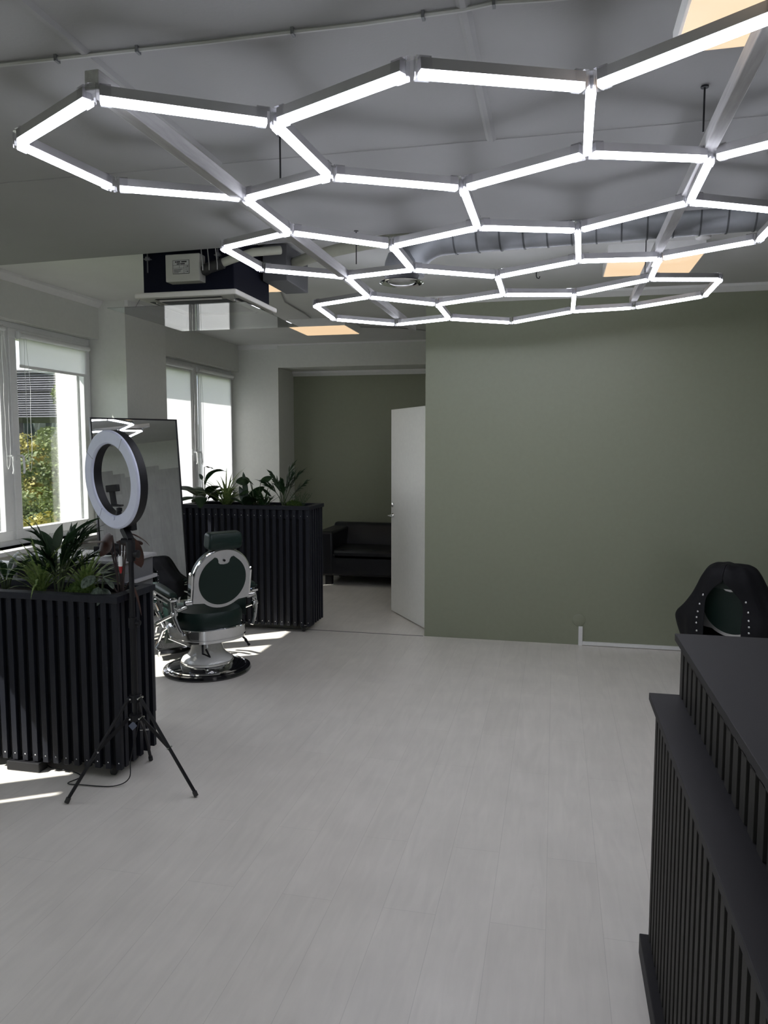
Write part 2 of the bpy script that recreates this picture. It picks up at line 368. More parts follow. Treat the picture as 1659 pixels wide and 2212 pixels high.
# ---------------------------------------------------------------- windows
def make_window(n, y0, y1, handles=True):
    root = MB(); xi, xo = -4.05, -4.12; f = .055
    root.box(xo, xi, y0, y1, ZS, ZS+f).box(xo, xi, y0, y1, ZT-f, ZT).box(xo, xi, y0, y0+f, ZS+f, ZT-f).box(xo, xi, y1-f, y1, ZS+f, ZT-f)
    ym = (y0+y1)/2 - .01; root.box(xo, xi, ym-.03, ym+.03, ZS+f, ZT-f)
    W_ = struct('window_%d' % n, root, 'pvc', bevel=.004)
    for a, b in ((y0+f, ym-.03), (ym+.03, y1-f)):
        s = MB(); g = .075; x0, x1 = -4.11, -4.032
        z0, z1 = ZS+f-.01, ZT-f+.01; a -= .01; b += .01
        s.box(x0, x1, a, b, z0, z0+g).box(x0, x1, a, b, z1-g, z1).box(x0, x1, a, a+g, z0+g, z1-g).box(x0, x1, b-g, b, z0+g, z1-g)
        so = s.build('sash', 'pvc', W_, smooth=False, bevel=.004)
        MB().box(-4.082, -4.076, a+g, b-g, z0+g, z1-g).build('pane', 'glass', so, smooth=False)
        k = MB(); gg = .006
        k.box(-4.10, -4.085, a+g, a+g+gg, z0+g, z1-g).box(-4.10, -4.085, b-g-gg, b-g, z0+g, z1-g)
        k.build('gasket', 'rubber', so, smooth=False)
        hy = b-g/2 if a < ym-.1 and b < ym+.1 else a+g/2
        if handles:
            h = MB(); zc = 1.62
            h.box(-4.034, -4.022, hy-.014, hy+.014, zc-.035, zc+.035)
            h.tube([(-4.022, hy, zc), (-3.985, hy, zc), (-3.975, hy, zc-.012), (-3.97, hy, zc-.11), (-3.978, hy, zc-.135)], .0085, 8)
            h.build('window_handle', 'pvc', so)
    return W_
for i, (a, b) in enumerate(WINS): make_window(i+1, a, b)
for i, (a, b) in enumerate(WINS):
    struct('trim_%d' % (10+i), MB().box(-4.06, XL+.09, a-.03, b+.0, ZS-.035, ZS), 'sill', bevel=.006)

# roller blinds
def blind(y0, y1, ztop, drop, label, chain_y, chain_len):
    t = thing('roller_blind', label, 'blind', (-4.0, y0, ztop), 0, 'roller blinds on the window sashes')
    L = y1-y0
    k = MB().lathe([(0, 0), (.021, 0), (.021, L), (0, L)], (0, 0, 0), 14, Matrix.Rotation(R(-90), 3, 'X'))
    k.build('blind_tube', 'pvc', t)
    MB().box(-.026, .0, -.008, 0, -.03, .03).box(-.026, .0, L, L+.008, -.03, .03).build('end_cap', 'pvc', t, smooth=False)
    MB().box(-.018, -.0165, .012, L-.012, -drop, 0).build('fabric', 'blind', t, smooth=False)
    MB().box(-.022, -.012, .012, L-.012, -drop-.022, -drop).build('bottom_bar', 'pvc', t, smooth=False)
    cy = chain_y-y0; z0 = -.01
    pts = []; n = 24
    for q in range(n+1): pts.append((.012, cy+.004*math.sin(q*.9), z0-chain_len*q/n))
    back = [(.012, cy+.03+.006*math.sin(q*.5)+.02*math.sin(math.pi*(1-q/n)), z0-chain_len*(1-q/n)) for q in range(n+1)]
    pts += [(.012, cy+.012, z0-chain_len-.03)]+back
    MB().tube(pts, .0018, 5).build('chain', 'pvc', t)
    return t
blind(5.09, 5.965, 2.535, .22, 'short rolled-up white roller blind at the top of the window with trees outside', 5.12, 1.0)
blind(4.04, 4.92, 2.56, .02, 'short roller blind left of frame on the window beside the trees', 4.88, 1.0)
blind(8.05, 9.0, 2.56, 1.52, 'white roller blind pulled fully down, right sash of the far window', 8.08, 1.05)
blind(7.0, 7.90, 2.56, 1.52, 'white roller blind pulled fully down on the far window, partly behind the mirror', 7.87, 1.0)
blind(1.24, 2.07, 2.535, 1.5, 'lowered roller blind of the window behind the front planter, left sash', 1.9, 1.0)
blind(2.3, 3.13, 2.535, .42, 'half-raised roller blind of the window behind the front planter, right sash', 2.33, 1.0)

# ---------------------------------------------------------------- hexagon light
VT = {(0,.5):(-1.599,2.062,2.595),(1,0):(-1.196,1.832,2.588),(2,.5):(-.778,2.062,2.58),(3,0):(-.351,1.832,2.564),(4,.5):(.07,2.062,2.591),(5,0):(.474,1.832,2.61),(0,1.5):(-1.568,2.521,2.611),(1,2):(-1.158,2.75,2.616),(2,1.5):(-.758,2.521,2.589),(3,2):(-.336,2.75,2.594),(4,1.5):(.079,2.521,2.594),(5,2):(.48,2.75,2.629),(0,3.5):(-1.566,3.439,2.628),(1,3):(-1.149,3.209,2.614),(2,3.5):(-.74,3.439,2.589),(3,3):(-.33,3.209,2.584),(4,3.5):(.076,3.439,2.609),(5,3):(.49,3.209,2.63),(0,4.5):(-1.555,3.897,2.627),(1,5):(-1.143,4.127,2.616),(2,4.5):(-.735,3.897,2.586),(3,5):(-.316,4.127,2.58),(4,4.5):(.093,3.898,2.587),(5,5):(.496,4.127,2.63),(6,4.5):(.901,3.897,2.636),(0,6.5):(-1.554,4.816,2.602),(1,6):(-1.138,4.586,2.595),(2,6.5):(-.743,4.816,2.575),(3,6):(-.317,4.586,2.574),(4,6.5):(.093,4.816,2.6),(5,6):(.505,4.586,2.624),(6,6.5):(.918,4.816,2.652),(0,7.5):(-1.558,5.275,2.585),(1,8):(-1.15,5.504,2.57),(2,7.5):(-.733,5.275,2.559),(3,8):(-.32,5.504,2.554),(4,7.5):(.095,5.275,2.577),(5,8):(.501,5.504,2.625),(6,7.5):(.915,5.275,2.643),
      (6,.5):(.885,2.062,2.628),(6,1.5):(.885,2.521,2.632),(6,3.5):(.897,3.439,2.634)}
hx = thing('hexagon_ceiling_light', 'large honeycomb ceiling light of glowing white tubes above the room', 'ceiling light', (-.34, 3.7, 2.6))
HO = Vector((-.34, 3.7, 2.6)); edges = set(); keys = list(VT)
for a in keys:
    for b in keys:
        if a < b:
            di, dj = abs(a[0]-b[0]), abs(a[1]-b[1])
            if (di == 0 and abs(dj-1) < .01) or (di == 1 and abs(dj-.5) < .01):
                edges.add((a, b))
HX = []
for (i0, j0) in [(0, .5), (2, .5), (4, .5), (1, 2), (3, 2), (0, 3.5), (2, 3.5), (4, 3.5), (1, 5), (3, 5), (0, 6.5), (2, 6.5), (4, 6.5)]:
    HX.append([(i0, j0), (i0+1, j0-.5), (i0+2, j0), (i0+2, j0+1), (i0+1, j0+1.5), (i0, j0+1)])
ok = set()
for h in HX:
    for k in range(6): ok.add(tuple(sorted((h[k], h[(k+1) % 6]))))
for e in sorted(ok):
    a, b = Vector(VT[e[0]])-HO, Vector(VT[e[1]])-HO; d = (b-a).normalized(); a2, b2 = a+d*.022, b-d*.022
    up = Vector((0, 0, 1))
    h = MB().beam(a2+up*.030, b2+up*.030, .025, .026).build('light_tube', 'housing', hx, smooth=False)
    MB().beam(a2+up*.0085, b2+up*.0085, .025, .017).build('diffuser', 'hexlight', h, smooth=False, bevel=.003)
for k in VT:
    p = Vector(VT[k])-HO; m = MB(); m.lathe([(0, 0), (.013, 0), (.013, .046), (0, .046)], p-Vector((0, 0, .001)), 12)
    for e in ok:
        if k in e:
            q = Vector(VT[e[0] if e[1] == k else e[1]])-HO; d = (q-p).normalized()
            m.beam(p+d*.012+Vector((0, 0, .0225)), p+d*.05+Vector((0, 0, .0225)), .028, .048)
    m.build('corner_connector', 'clear_plastic', hx, smooth=False)

# wooden carrier bars and hanging rods
for nm, p0, p1, lab in (('a', (-1.197, 1.838, 2.648), (-1.135, 6.1, 2.645), 'white-washed timber bar carrying the left half of the honeycomb light'),
                        ('b', (.462, 1.30, 2.685), (.503, 5.62, 2.70), 'white-washed timber bar carrying the right half of the honeycomb light')):
    t = MB().beam(p0, p1, .042, .052).build('timber_bar', 'wood_bar', None, smooth=False, bevel=.003)
    tag(t, lab, 'beam')
    if nm == 'b': MB().box(.474, .51, 4.18, 4.30, 2.64, 2.652).build('joining_plate', 'trim', t, smooth=False)
for x, y, z0, z1, lab in ((.425, 2.575, 2.66, 2.797, 'short black rod hanging the right timber bar from the ceiling'), (-.975, 2.635, 2.635, 2.797, 'thin black rod hanging beside the left timber bar, nearest one'),
                     (-1.02, 3.86, 2.63, 2.80, 'thin black rod hanging beside the left timber bar, farther one'), (.44, 4.24, 2.60, 2.96, 'thin black rod by the right timber bar under the duct')):
    tag(MB().tube([(x, y, z0), (x, y, z1)], .003, 6).lathe([(0, z1-.001), (.012, z1-.001), (.012, z1-.006), (0, z1-.006)], (x, y, 0), 10).build('hanging_rod', 'black_metal'), lab, 'rod')

# ceiling cables
cpts = [(-2.6, 1.97), (-1.59, 1.98), (-1.4, 1.985), (-1.15, 1.992), (-.94, 1.998), (-.7, 2.0), (-.51, 2.004), (-.35, 2.0), (-.247, 1.998), (-.17, 1.985), (-.04, 2.0), (.4, 2.02), (1.6, 2.05)]
cab = MB().tube([(x, y, 2.792) for x, y in cpts], .006, 6).build('ceiling_cable', 'cable')
tag(cab, 'long white cable clipped across the near ceiling at the top of the photo', 'cable')
for x, y in ((-1.4, 1.985), (-1.15, 1.992), (-.7, 2.0), (-.35, 2.0), (-.17, 1.985), (-2.0, 1.975)):
    MB().box(x-.004, x+.004, y-.010, y+.010, 2.782, 2.80).build('cable_clip', 'gray_box', cab, smooth=False)
tag(MB().tube([(-1.95, 4.95, 2.952), (-2.05, 5.4, 2.952), (-2.2, 5.9, 2.952), (-2.34, 6.4, 2.952), (-2.36, 7.0, 2.952), (-2.37, 7.2, 2.945)], .006, 6).build('lamp_cable', 'cable'), 'white cable running on the ceiling from the air conditioner to a square panel lamp', 'cable')
tag(MB().tube([(-2.04, 7.9, 2.95), (-1.66, 8.05, 2.95), (-1.4, 8.3, 2.95), (-1.22, 8.6, 2.94), (-1.15, 9.06, 2.93), (-1.16, 9.06, 2.85), (-1.14, 9.06, 2.72), (-1.125, 9.07, 2.66)], .007, 6).build('lamp_cable', 'cable'), 'white cable hanging down the corner above the open white door', 'cable')

# square panel lamps
def panel(x0, x1, y0, y1, z, ztop, label):
    t = thing('panel_lamp', label, 'ceiling lamp', ((x0+x1)/2, (y0+y1)/2, z), 0, 'square warm panel lamps on the ceiling'); a, b = (x1-x0)/2, (y1-y0)/2
    MB().box(-a, a, -b, b, .004, ztop-z).build('lamp_housing', 'trim', t, smooth=False)
    MB().box(-a+.008, a-.008, -b+.008, b-.008, 0, .0045).build('lamp_diffuser', 'warm_panel', t, smooth=False)
panel(-2.645, -2.055, 7.33, 7.92, 2.88, ZH, 'square warm panel lamp in front of the white lintel, above the sofa end')
panel(.30, .88, 5.08, 5.655, 2.88, ZH, 'square warm panel lamp crossed by the right timber bar')
panel(.285, .885, 1.66, 2.24, 2.74, ZL, 'square warm panel lamp in the top right corner of the photo')
panel(-2.52, -1.96, 5.3, 5.66, 2.885, ZH, 'warm panel lamp mostly hidden behind the black air conditioner')

# ---------------------------------------------------------------- ventilation
ax = [(.0, 0)]
def duct_at(x): return Vector((x, 4.24-.085*(x+.7), 2.845))
t = thing('ventilation_duct', 'galvanised round ventilation duct with ribs running across the ceiling', 'duct', (-.7, 4.24, 2.845)); O = Vector((-.7, 4.24, 2.845))
MB().tube([duct_at(x)-O for x in (-.62, .5, 1.6, 3.19)], .1, 28).build('duct_pipe', 'steel', t)
x = -.55
while x < 3.1:
    p = duct_at(x)-O; d = Vector((1, -.085, 0)).normalized()
    MB().tube([p-d*.004, p+d*.004], .1045, 28).build('duct_rib', 'steel_dark', t); x += .123
el = []
for q in range(9):
    a = R(90*q/8); el.append(Vector((-.62-.2*math.sin(a), 4.24, 2.845-.2+.2*math.cos(a)))-O)
MB().tube(el, [.1, .1, .099, .098, .096, .094, .092, .09, .09], 24).build('elbow', 'steel', t)
t2 = thing('air_diffuser', 'round metal air diffuser hanging under the duct elbow', 'vent', (-.85, 4.2, 2.6))
MB().lathe([(.02, .16), (.075, .155), (.092, .11), (.1, .055), (.1, .05)], (0, 0, 0), 32).build('cone', 'steel', t2)
MB().lathe([(.108, .05), (.118, .045), (.104, .052), (.09, .02), (.09, .005), (.08, .005)], (0, 0, 0), 32).build('black_collar', 'black_plastic', t2)
MB().lathe([(.085, .012), (.115, .004), (.122, -.002), (.115, -.006), (.095, 0), (.085, .006)], (0, 0, 0), 36).build('outer_ring', 'chrome', t2)
MB().lathe([(0, -.014), (.04, -.012), (.07, -.005), (.078, .003), (0, .003)], (0, 0, 0), 36).build('centre_plate', 'brushed', t2)

# air conditioner cassette
ac = thing('air_conditioner', 'black ceiling air conditioner cassette with off-white grille, hanging near the windows', 'air conditioner', (-2.13, 4.46, 2.6))
MB().box(-.29, .29, -.28, .28, 0, .35).build('casing', 'ac_black', ac, smooth=False, bevel=.006)
b = MB().box(-.10, .115, -.36, -.281, .045, .2).build('electric_box', 'beige', ac, smooth=False, bevel=.005)
MB().box(-.052, .052, -.3615, -.3605, .087, .165).build('label_frame', 'ink', b, smooth=False)
MB().box(-.0495, .0495, -.3625, -.3613, .0895, .1625).build('paper_label', 'label', b, smooth=False)
k = MB()
def ln(x0, x1, z0, z1): k.box(x0, x1, -.3632, -.3624, z0, z1)
ln(-.05, .05, .134, .1352); ln(-.05, .02, .120, .121); ln(.019, .0202, .09, .134); ln(-.01, -.0088, .12, .134)
for a, bb in ((-.036, -.028), (-.026, -.004), (.003, .036)): ln(a, bb, .151, .158)
for a, bb in ((-.026, -.006), (-.003, .025)): ln(a, bb, .140, .146)
for z, e in ((.112, .01), (.106, .0), (.100, -.002), (.094, -.015)): ln(-.045, e, z, z+.0022)
for z in (.127, .118, .109, .099): ln(.026, .045, z, z+.002)
ln(.039, .045, .1255, .131); ln(.039, .045, .0965, .102)
k.build('label_print', 'ink', b, smooth=False)
p = MB(); p.box(-.325, .325, -.33, .33, -.035, -.002)
pn = p.build('grille_panel', 'panel_beige', ac, smooth=False, bevel=.01)
k = MB()
for s in (-1, 1):
    k.box(-.21, .21, s*.275-.014, s*.275+.014, -.0365, -.0345); k.box(s*.275-.014, s*.275+.014, -.21, .21, -.0365, -.0345)
k.build('air_slot', 'rubber', pn, smooth=False)
MB().box(-.21, .21, -.21, .21, -.040, -.035).build('return_grille', 'gray_box', pn, smooth=False)
k = MB()
for s in (-1, 1):
    k.box(-.2, .2, s*.25-.004, s*.25+.004, -.044, -.036); k.box(s*.25-.004, s*.25+.004, -.2, .2, -.044, -.036)
k.build('vane', 'panel_beige', pn, smooth=False)
df = MB(); # clear deflector with square opening
x0, x1, y0, y1 = -.44, .42, -.43, .48
df.box(x0, x1, y0, y1, -.104, -.100)
MB.build(df, 'deflector_sheet', 'acrylic', ac, smooth=False)
for sx, sy in ((-1, -1), (1, -1), (-1, 1), (1, 1)): MB().tube([(sx*.3, sy*.3, -.03), (sx*.33, sy*.33, -.102)], .0012, 5).build('deflector_wire', 'gray_box', ac)
for x in (-.25, .2): MB().tube([(x, -.295, .35), (x, -.295, .12)], .004, 6).tube([(x, -.295, .21), (x, -.295, .19)], .014, 8).box(x-.02, x+.02, -.305, -.28, .195, .201).build('mounting_rod', 'gray_box', ac)
MB().tube([(.13, -.31, .12), (.2, -.33, .13), (.3, -.33, .16), (.42, -.3, .2), (.55, -.2, .23)], .024, 12).build('pipe', 'pipe', ac)
MB().tube([(.12, -.31, .11), (.16, -.33, .12), (.25, -.335, .14)], .031, 12).build('pipe_wrap', 'rubber', ac)
k = MB()
for q, x in enumerate((.13, .17, .22)): k.tube([(x-.03, -.30, .34), (x-.01, -.345, .22), (x+.01, -.37, .13), (x+.005, -.36, .10)], .003, 6)
k.build('cable', 'cable', ac)
tag(MB().box(-1.82, -1.66, 4.58, 5.0, 2.73, 2.95).build('junction_box', 'gray_box', smooth=False, bevel=.004), 'plain grey box beside the air conditioner at the ceiling', 'box')
tag(MB().tube([(-1.7, 4.75, 2.86), (-1.5, 4.55, 2.85), (-1.3, 4.45, 2.86), (-1.12, 4.43, 2.88), (-.95, 4.5, 2.915), (-.7, 4.55, 2.92)], .035, 12).build('insulated_pipe', 'pipe'), 'sagging insulated pipe along the ceiling between air conditioner and diffuser', 'pipe')
tag(MB().lathe([(0, -.045), (.03, -.045), (.042, -.04), (.045, -.028), (.04, -.026), (.047, -.022), (.05, -.012), (.062, -.01), (.062, 0), (0, 0)], (.83, 4.9, ZH), 28).build('smoke_detector', 'trim'), 'round white smoke detector on the ceiling behind the honeycomb light', 'smoke detector')
tag(MB().tube([(-.16, 5.74, ZH), (-.16, 5.74, ZH-.03), (-.155, 5.74, ZH-.045), (-.14, 5.74, ZH-.05), (-.135, 5.74, ZH-.035)], .004, 6).build('ceiling_hook', 'black_metal'), 'small black hook in the ceiling in front of the green wall', 'hook')

# ---------------------------------------------------------------- wall trunking on the green wall
t = thing('cable_trunking', 'white cable trunking along the foot of the green wall, with short upright end', 'cable trunking', (.24, 6.54, 0))
MB().box(-.017, .017, -.02, 0, 0, .162).build('upright', 'trim', t, smooth=False, bevel=.002)
MB().box(.017, 2.9, -.02, 0, .004, .034).build('skirting_run', 'trim', t, smooth=False, bevel=.002)
tag(MB().lathe([(0, 0), (.052, 0), (.052, .005), (.046, .008), (0, .008)], (.225, 6.54, .215), 30, Matrix.Rotation(R(90), 3, 'X')).build('wall_cap', 'green_wall'), 'round blank socket cover painted green above the white trunking', 'socket cover')
# ---------------------------------------------------------------- door
d = bpy.data.objects.new('door_1', None); COL.objects.link(d); d['kind'] = 'structure'; d.location = (-1.135, 6.795, .01)
dvx = Vector((-1.61+1.135, 7.50-6.795, 0)); d.rotation_euler = (0, 0, math.atan2(dvx.y, dvx.x))
L = .83
MB().box(0, L, -.02, .02, 0, 2.045).build('door_leaf', 'door', d, smooth=False, bevel=.002)
for sgn in (1,):
    h = MB(); y = .02
    h.lathe([(0, 0), (.024, 0), (.024, .008), (0, .008)], (L-.055, y, 0.985), 24, Matrix.Rotation(R(-90), 3, 'X'))
    h.tube([(L-.055, y, .985), (L-.055, y+.045, .985), (L-.065, y+.055, .985), (L-.17, y+.055, .985)], .009, 10)
    h.build('door_handle', 'chrome', d)
    MB().lathe([(0, 0), (.024, 0), (.024, .012), (.012, .016), (0, .016)], (L-.055, y, 1.09), 24, Matrix.Rotation(R(-90), 3, 'X')).build('door_lock', 'chrome', d)
    h = MB(); y = -.02
    h.lathe([(0, 0), (.024, 0), (.024, .008), (0, .008)], (L-.055, y, 0.985), 24, Matrix.Rotation(R(90), 3, 'X'))
    h.tube([(L-.055, y, .985), (L-.055, y-.045, .985), (L-.065, y-.055, .985), (L-.17, y-.055, .985)], .009, 10)
    h.build('door_handle', 'chrome', d)
    MB().lathe([(0, 0), (.024, 0), (.024, .012), (.012, .016), (0, .016)], (L-.055, y, 1.09), 24, Matrix.Rotation(R(90), 3, 'X')).build('door_lock', 'chrome', d)

# ---------------------------------------------------------------- sofa
sf = thing('sofa', 'black leather two-seat sofa against the far green wall behind the door', 'sofa', (-2.0, 9.1, 0))
MB().box(-.80, .80, -.40, .42, .12, .40).build('base_frame', 'sofa', sf, bevel=.03)
MB().box(-.62, .62, -.40, .2, .30, .445).build('seat_cushion', 'sofa', sf, bevel=.04)
k = MB(); k.prism([(.2, .38), (.30, .66), (.34, .70), (.46, .70), (.46, .2), (.2, .2)], 'x', -.8, .8); k.build('backrest', 'sofa', sf, bevel=.025)
for s in (-1, 1): MB().box(s*.71-.11, s*.71+.11, -.41, .46, .12, .66).build('armrest', 'sofa', sf, bevel=.03)
for sx in (-1, 1):
    for sy in (-1, 1): MB().box(sx*.68-.04, sx*.68+.04, sy*.3-.04, sy*.3+.04, 0, .125).build('leg', 'black_plastic', sf, smooth=False)

# ---------------------------------------------------------------- planters
def planter(label, x0, x1, y0, y1, zt, zb, pitch, cast, screws, sw=.031):
    t = thing('slatted_planter', label, 'planter', ((x0+x1)/2, (y0+y1)/2, 0), 0, 'black slatted planters on castors'); ox, oy = (x0+x1)/2, (y0+y1)/2
    a, b = (x1-x0)/2, (y1-y0)/2; th = .026
    MB().box(-a+th, a-th, -b+th, b-th, zb+.01, zt-.12).build('inner_box', 'dark_back', t, smooth=False)
    k = MB()
    for (p, q, r, s) in ((-a-.012, a+.012, -b-.012, -b+.05), (-a-.012, a+.012, b-.05, b+.012), (-a-.012, -a+.05, -b+.05, b-.05), (a-.05, a+.012, -b+.05, b-.05)):
        k.box(p, q, r, s, zt-.034, zt)
    k.box(-a+th, -a+th+.012, -b+th, b-th, zt-.13, zt-.034).box(a-th-.012, a-th, -b+th, b-th, zt-.13, zt-.034).box(-a+th, a-th, -b+th, -b+th+.012, zt-.13, zt-.034).box(-a+th, a-th, b-th-.012, b-th, zt-.13, zt-.034)
    k.build('top_rim', 'dark_wood', t, smooth=False, bevel=.002)
    def slat(p, q, r, s): return MB().box(p, q, r, s, zb, zt-.034).build('slat', 'dark_wood', t, smooth=False, bevel=.0015)
    n = int((2*a-sw)/pitch); pp = (2*a-sw)/n
    for i in range(n+1):
        x = -a+i*pp
        for fy in (-b, b-th):
            so = slat(x, x+sw, fy, fy+th)
            if fy < 0 and screws:
                m = MB()
                for z in ((zb+.035,) if zt < 1 else (zb+.035, zt-.09)): m.lathe([(0, 0), (.0035, 0), (.0025, .001), (0, .0012)], (x+sw/2, fy, z), 8, Matrix.Rotation(R(90), 3, 'X'))
                m.build('screw', 'chrome', so)
    n = max(2, int((2*b-2*th-sw)/pitch)); pp = (2*b-2*th-.012)/n
    for i in range(n):
        y = -b+th+.014+i*pp
        slat(a-th, a, y, y+sw); slat(-a, -a+th, y, y+sw)
    MB().box(-a+th+.012, a-th-.012, -b+th+.012, b-th-.012, zt-.12, zt-.045).build('soil', 'soil', t, smooth=False)
    for sx in (-1, 1):
        for sy in (-1, 1):
            c = Vector((sx*(a-.08), sy*(b-.07), 0)); rr = cast
            m = MB(); m.box(c.x-.02, c.x+.02, c.y-.02, c.y+.02, zb, zb+.012); m.beam((c.x-.016, c.y, zb), (c.x-.016, c.y-.01, rr), .003, .03, (1, 0, 0)); m.beam((c.x+.016, c.y, zb), (c.x+.016, c.y-.01, rr), .003, .03, (1, 0, 0))
            co = m.build('castor', 'chrome', t, smooth=False)
            MB().lathe([(0, -.011), (rr*.8, -.011), (rr, -.007), (rr, .007), (rr*.8, .011), (0, .011)], (c.x, c.y-.01, rr), 20, Matrix.Rotation(R(90), 3, 'Y')).build('wheel', 'rubber', co)
    return t
planter('black slatted wooden planter on castors in the left foreground, behind the ring light stand', -3.36, -2.115, 3.315, 3.66, .95, .055, .0585, .03, True)
planter('taller black slatted wooden planter on castors between the barber chair and the sofa', -3.37, -2.135, 6.40, 6.80, 1.155, .06, .0615, .028, True, .034)

# ---------------------------------------------------------------- reception counter
rc = thing('reception_counter', 'two-tier charcoal reception counter with vertical slats at the right edge', 'counter', (.7, 1.5, 0))
ox, oy = .7, 1.5
def B(x0, x1, y0, y1, z0, z1): return MB().box(x0-ox, x1-ox, y0-oy, y1-oy, z0, z1)
YF, YN = 2.515, .15
B(.345, .62, YN, YF-.02, .06, .875).build('lower_body', 'dark_back', rc, smooth=False)
B(.43, 1.25, YN, YF-.02, .06, 1.075).build('upper_body', 'dark_back', rc, smooth=False)
B(.312, .45, YN-.01, YF+.005, .877, .90).build('lower_top', 'counter_top', rc, smooth=False, bevel=.0015)
B(.385, 1.27, YN-.01, YF+.005, 1.077, 1.10).build('upper_top', 'counter_top', rc, smooth=False, bevel=.0015)
B(.306, .345, YN, YF+.012, 0, .07).build('plinth_board', 'counter_top', rc, smooth=False, bevel=.003)
k = B(.334, .352, YN, YF, .845, .877); k.build('lower_rail', 'counter_slat', rc, smooth=False)
B(.404, .44, YN, YF, 1.045, 1.077).build('upper_rail', 'counter_slat', rc, smooth=False)
i = 0; y = YF-.034
while y > .2:
    B(.334, .346, y, y+.034, .06, .877).build('lower_slat', 'counter_slat', rc, smooth=False, bevel=.001); y -= .0585
y = YF-.045
while y > .2:
    B(.404, .434, y, y+.045, .90, 1.077).build('upper_slat', 'counter_slat', rc, smooth=False, bevel=.001); y -= .0735
B(.346, 1.25, YF-.02, YF-.004, .06, .877).build('end_panel', 'counter_slat', rc, smooth=False)

# ---------------------------------------------------------------- floor mirror
BLc = Vector((-3.60, 5.49, 0)); tdir = Vector((.55, .835, 0)).normalized(); nrm = Vector((tdir.y, -tdir.x, 0))
MIR_LEAN = 5.75
mr = thing('floor_mirror', 'tall leaning floor mirror with thin black frame behind the barber chair', 'mirror', BLc)
mr.rotation_euler = (R(0), 0, math.atan2(tdir.y, tdir.x))
# local: x along width, y = away from viewer, z up ; lean backwards
Lm = Matrix.Rotation(R(-MIR_LEAN), 3, 'X'); MW, MH = .79, 1.94
def mbx(x0, x1, y0, y1, z0, z1):
    m = MB(); c = Vector(((x0+x1)/2, (y0+y1)/2, (z0+z1)/2)); m.obox(Lm@c, x1-x0, y1-y0, z1-z0, Lm); return m
fr = MB(); f = .012; dp = .035
for (p, q, r, s) in ((0, MW, 0, f), (0, MW, MH-f, MH), (0, f, f, MH-f), (MW-f, MW, f, MH-f)):
    c = Vector(((p+q)/2, dp/2, (r+s)/2)); fr.obox(Lm@c, q-p, dp, s-r, Lm)
fr.build('frame', 'black_metal', mr, smooth=False)
mbx(f, MW-f, .006, .010, f, MH-f).build('mirror_glass', 'mirror', mr, smooth=False)
mbx(f, MW-f, .012, dp-.003, f, MH-f).build('back_board', 'dark_back', mr, smooth=False)
tp = Lm@Vector((MW/2, dp, MH*.75)); 
MB().beam(tp, (MW/2, tp.y+.13, .0), .05, .012, (1, 0, 0)).build('back_strut', 'black_metal', mr, smooth=False)

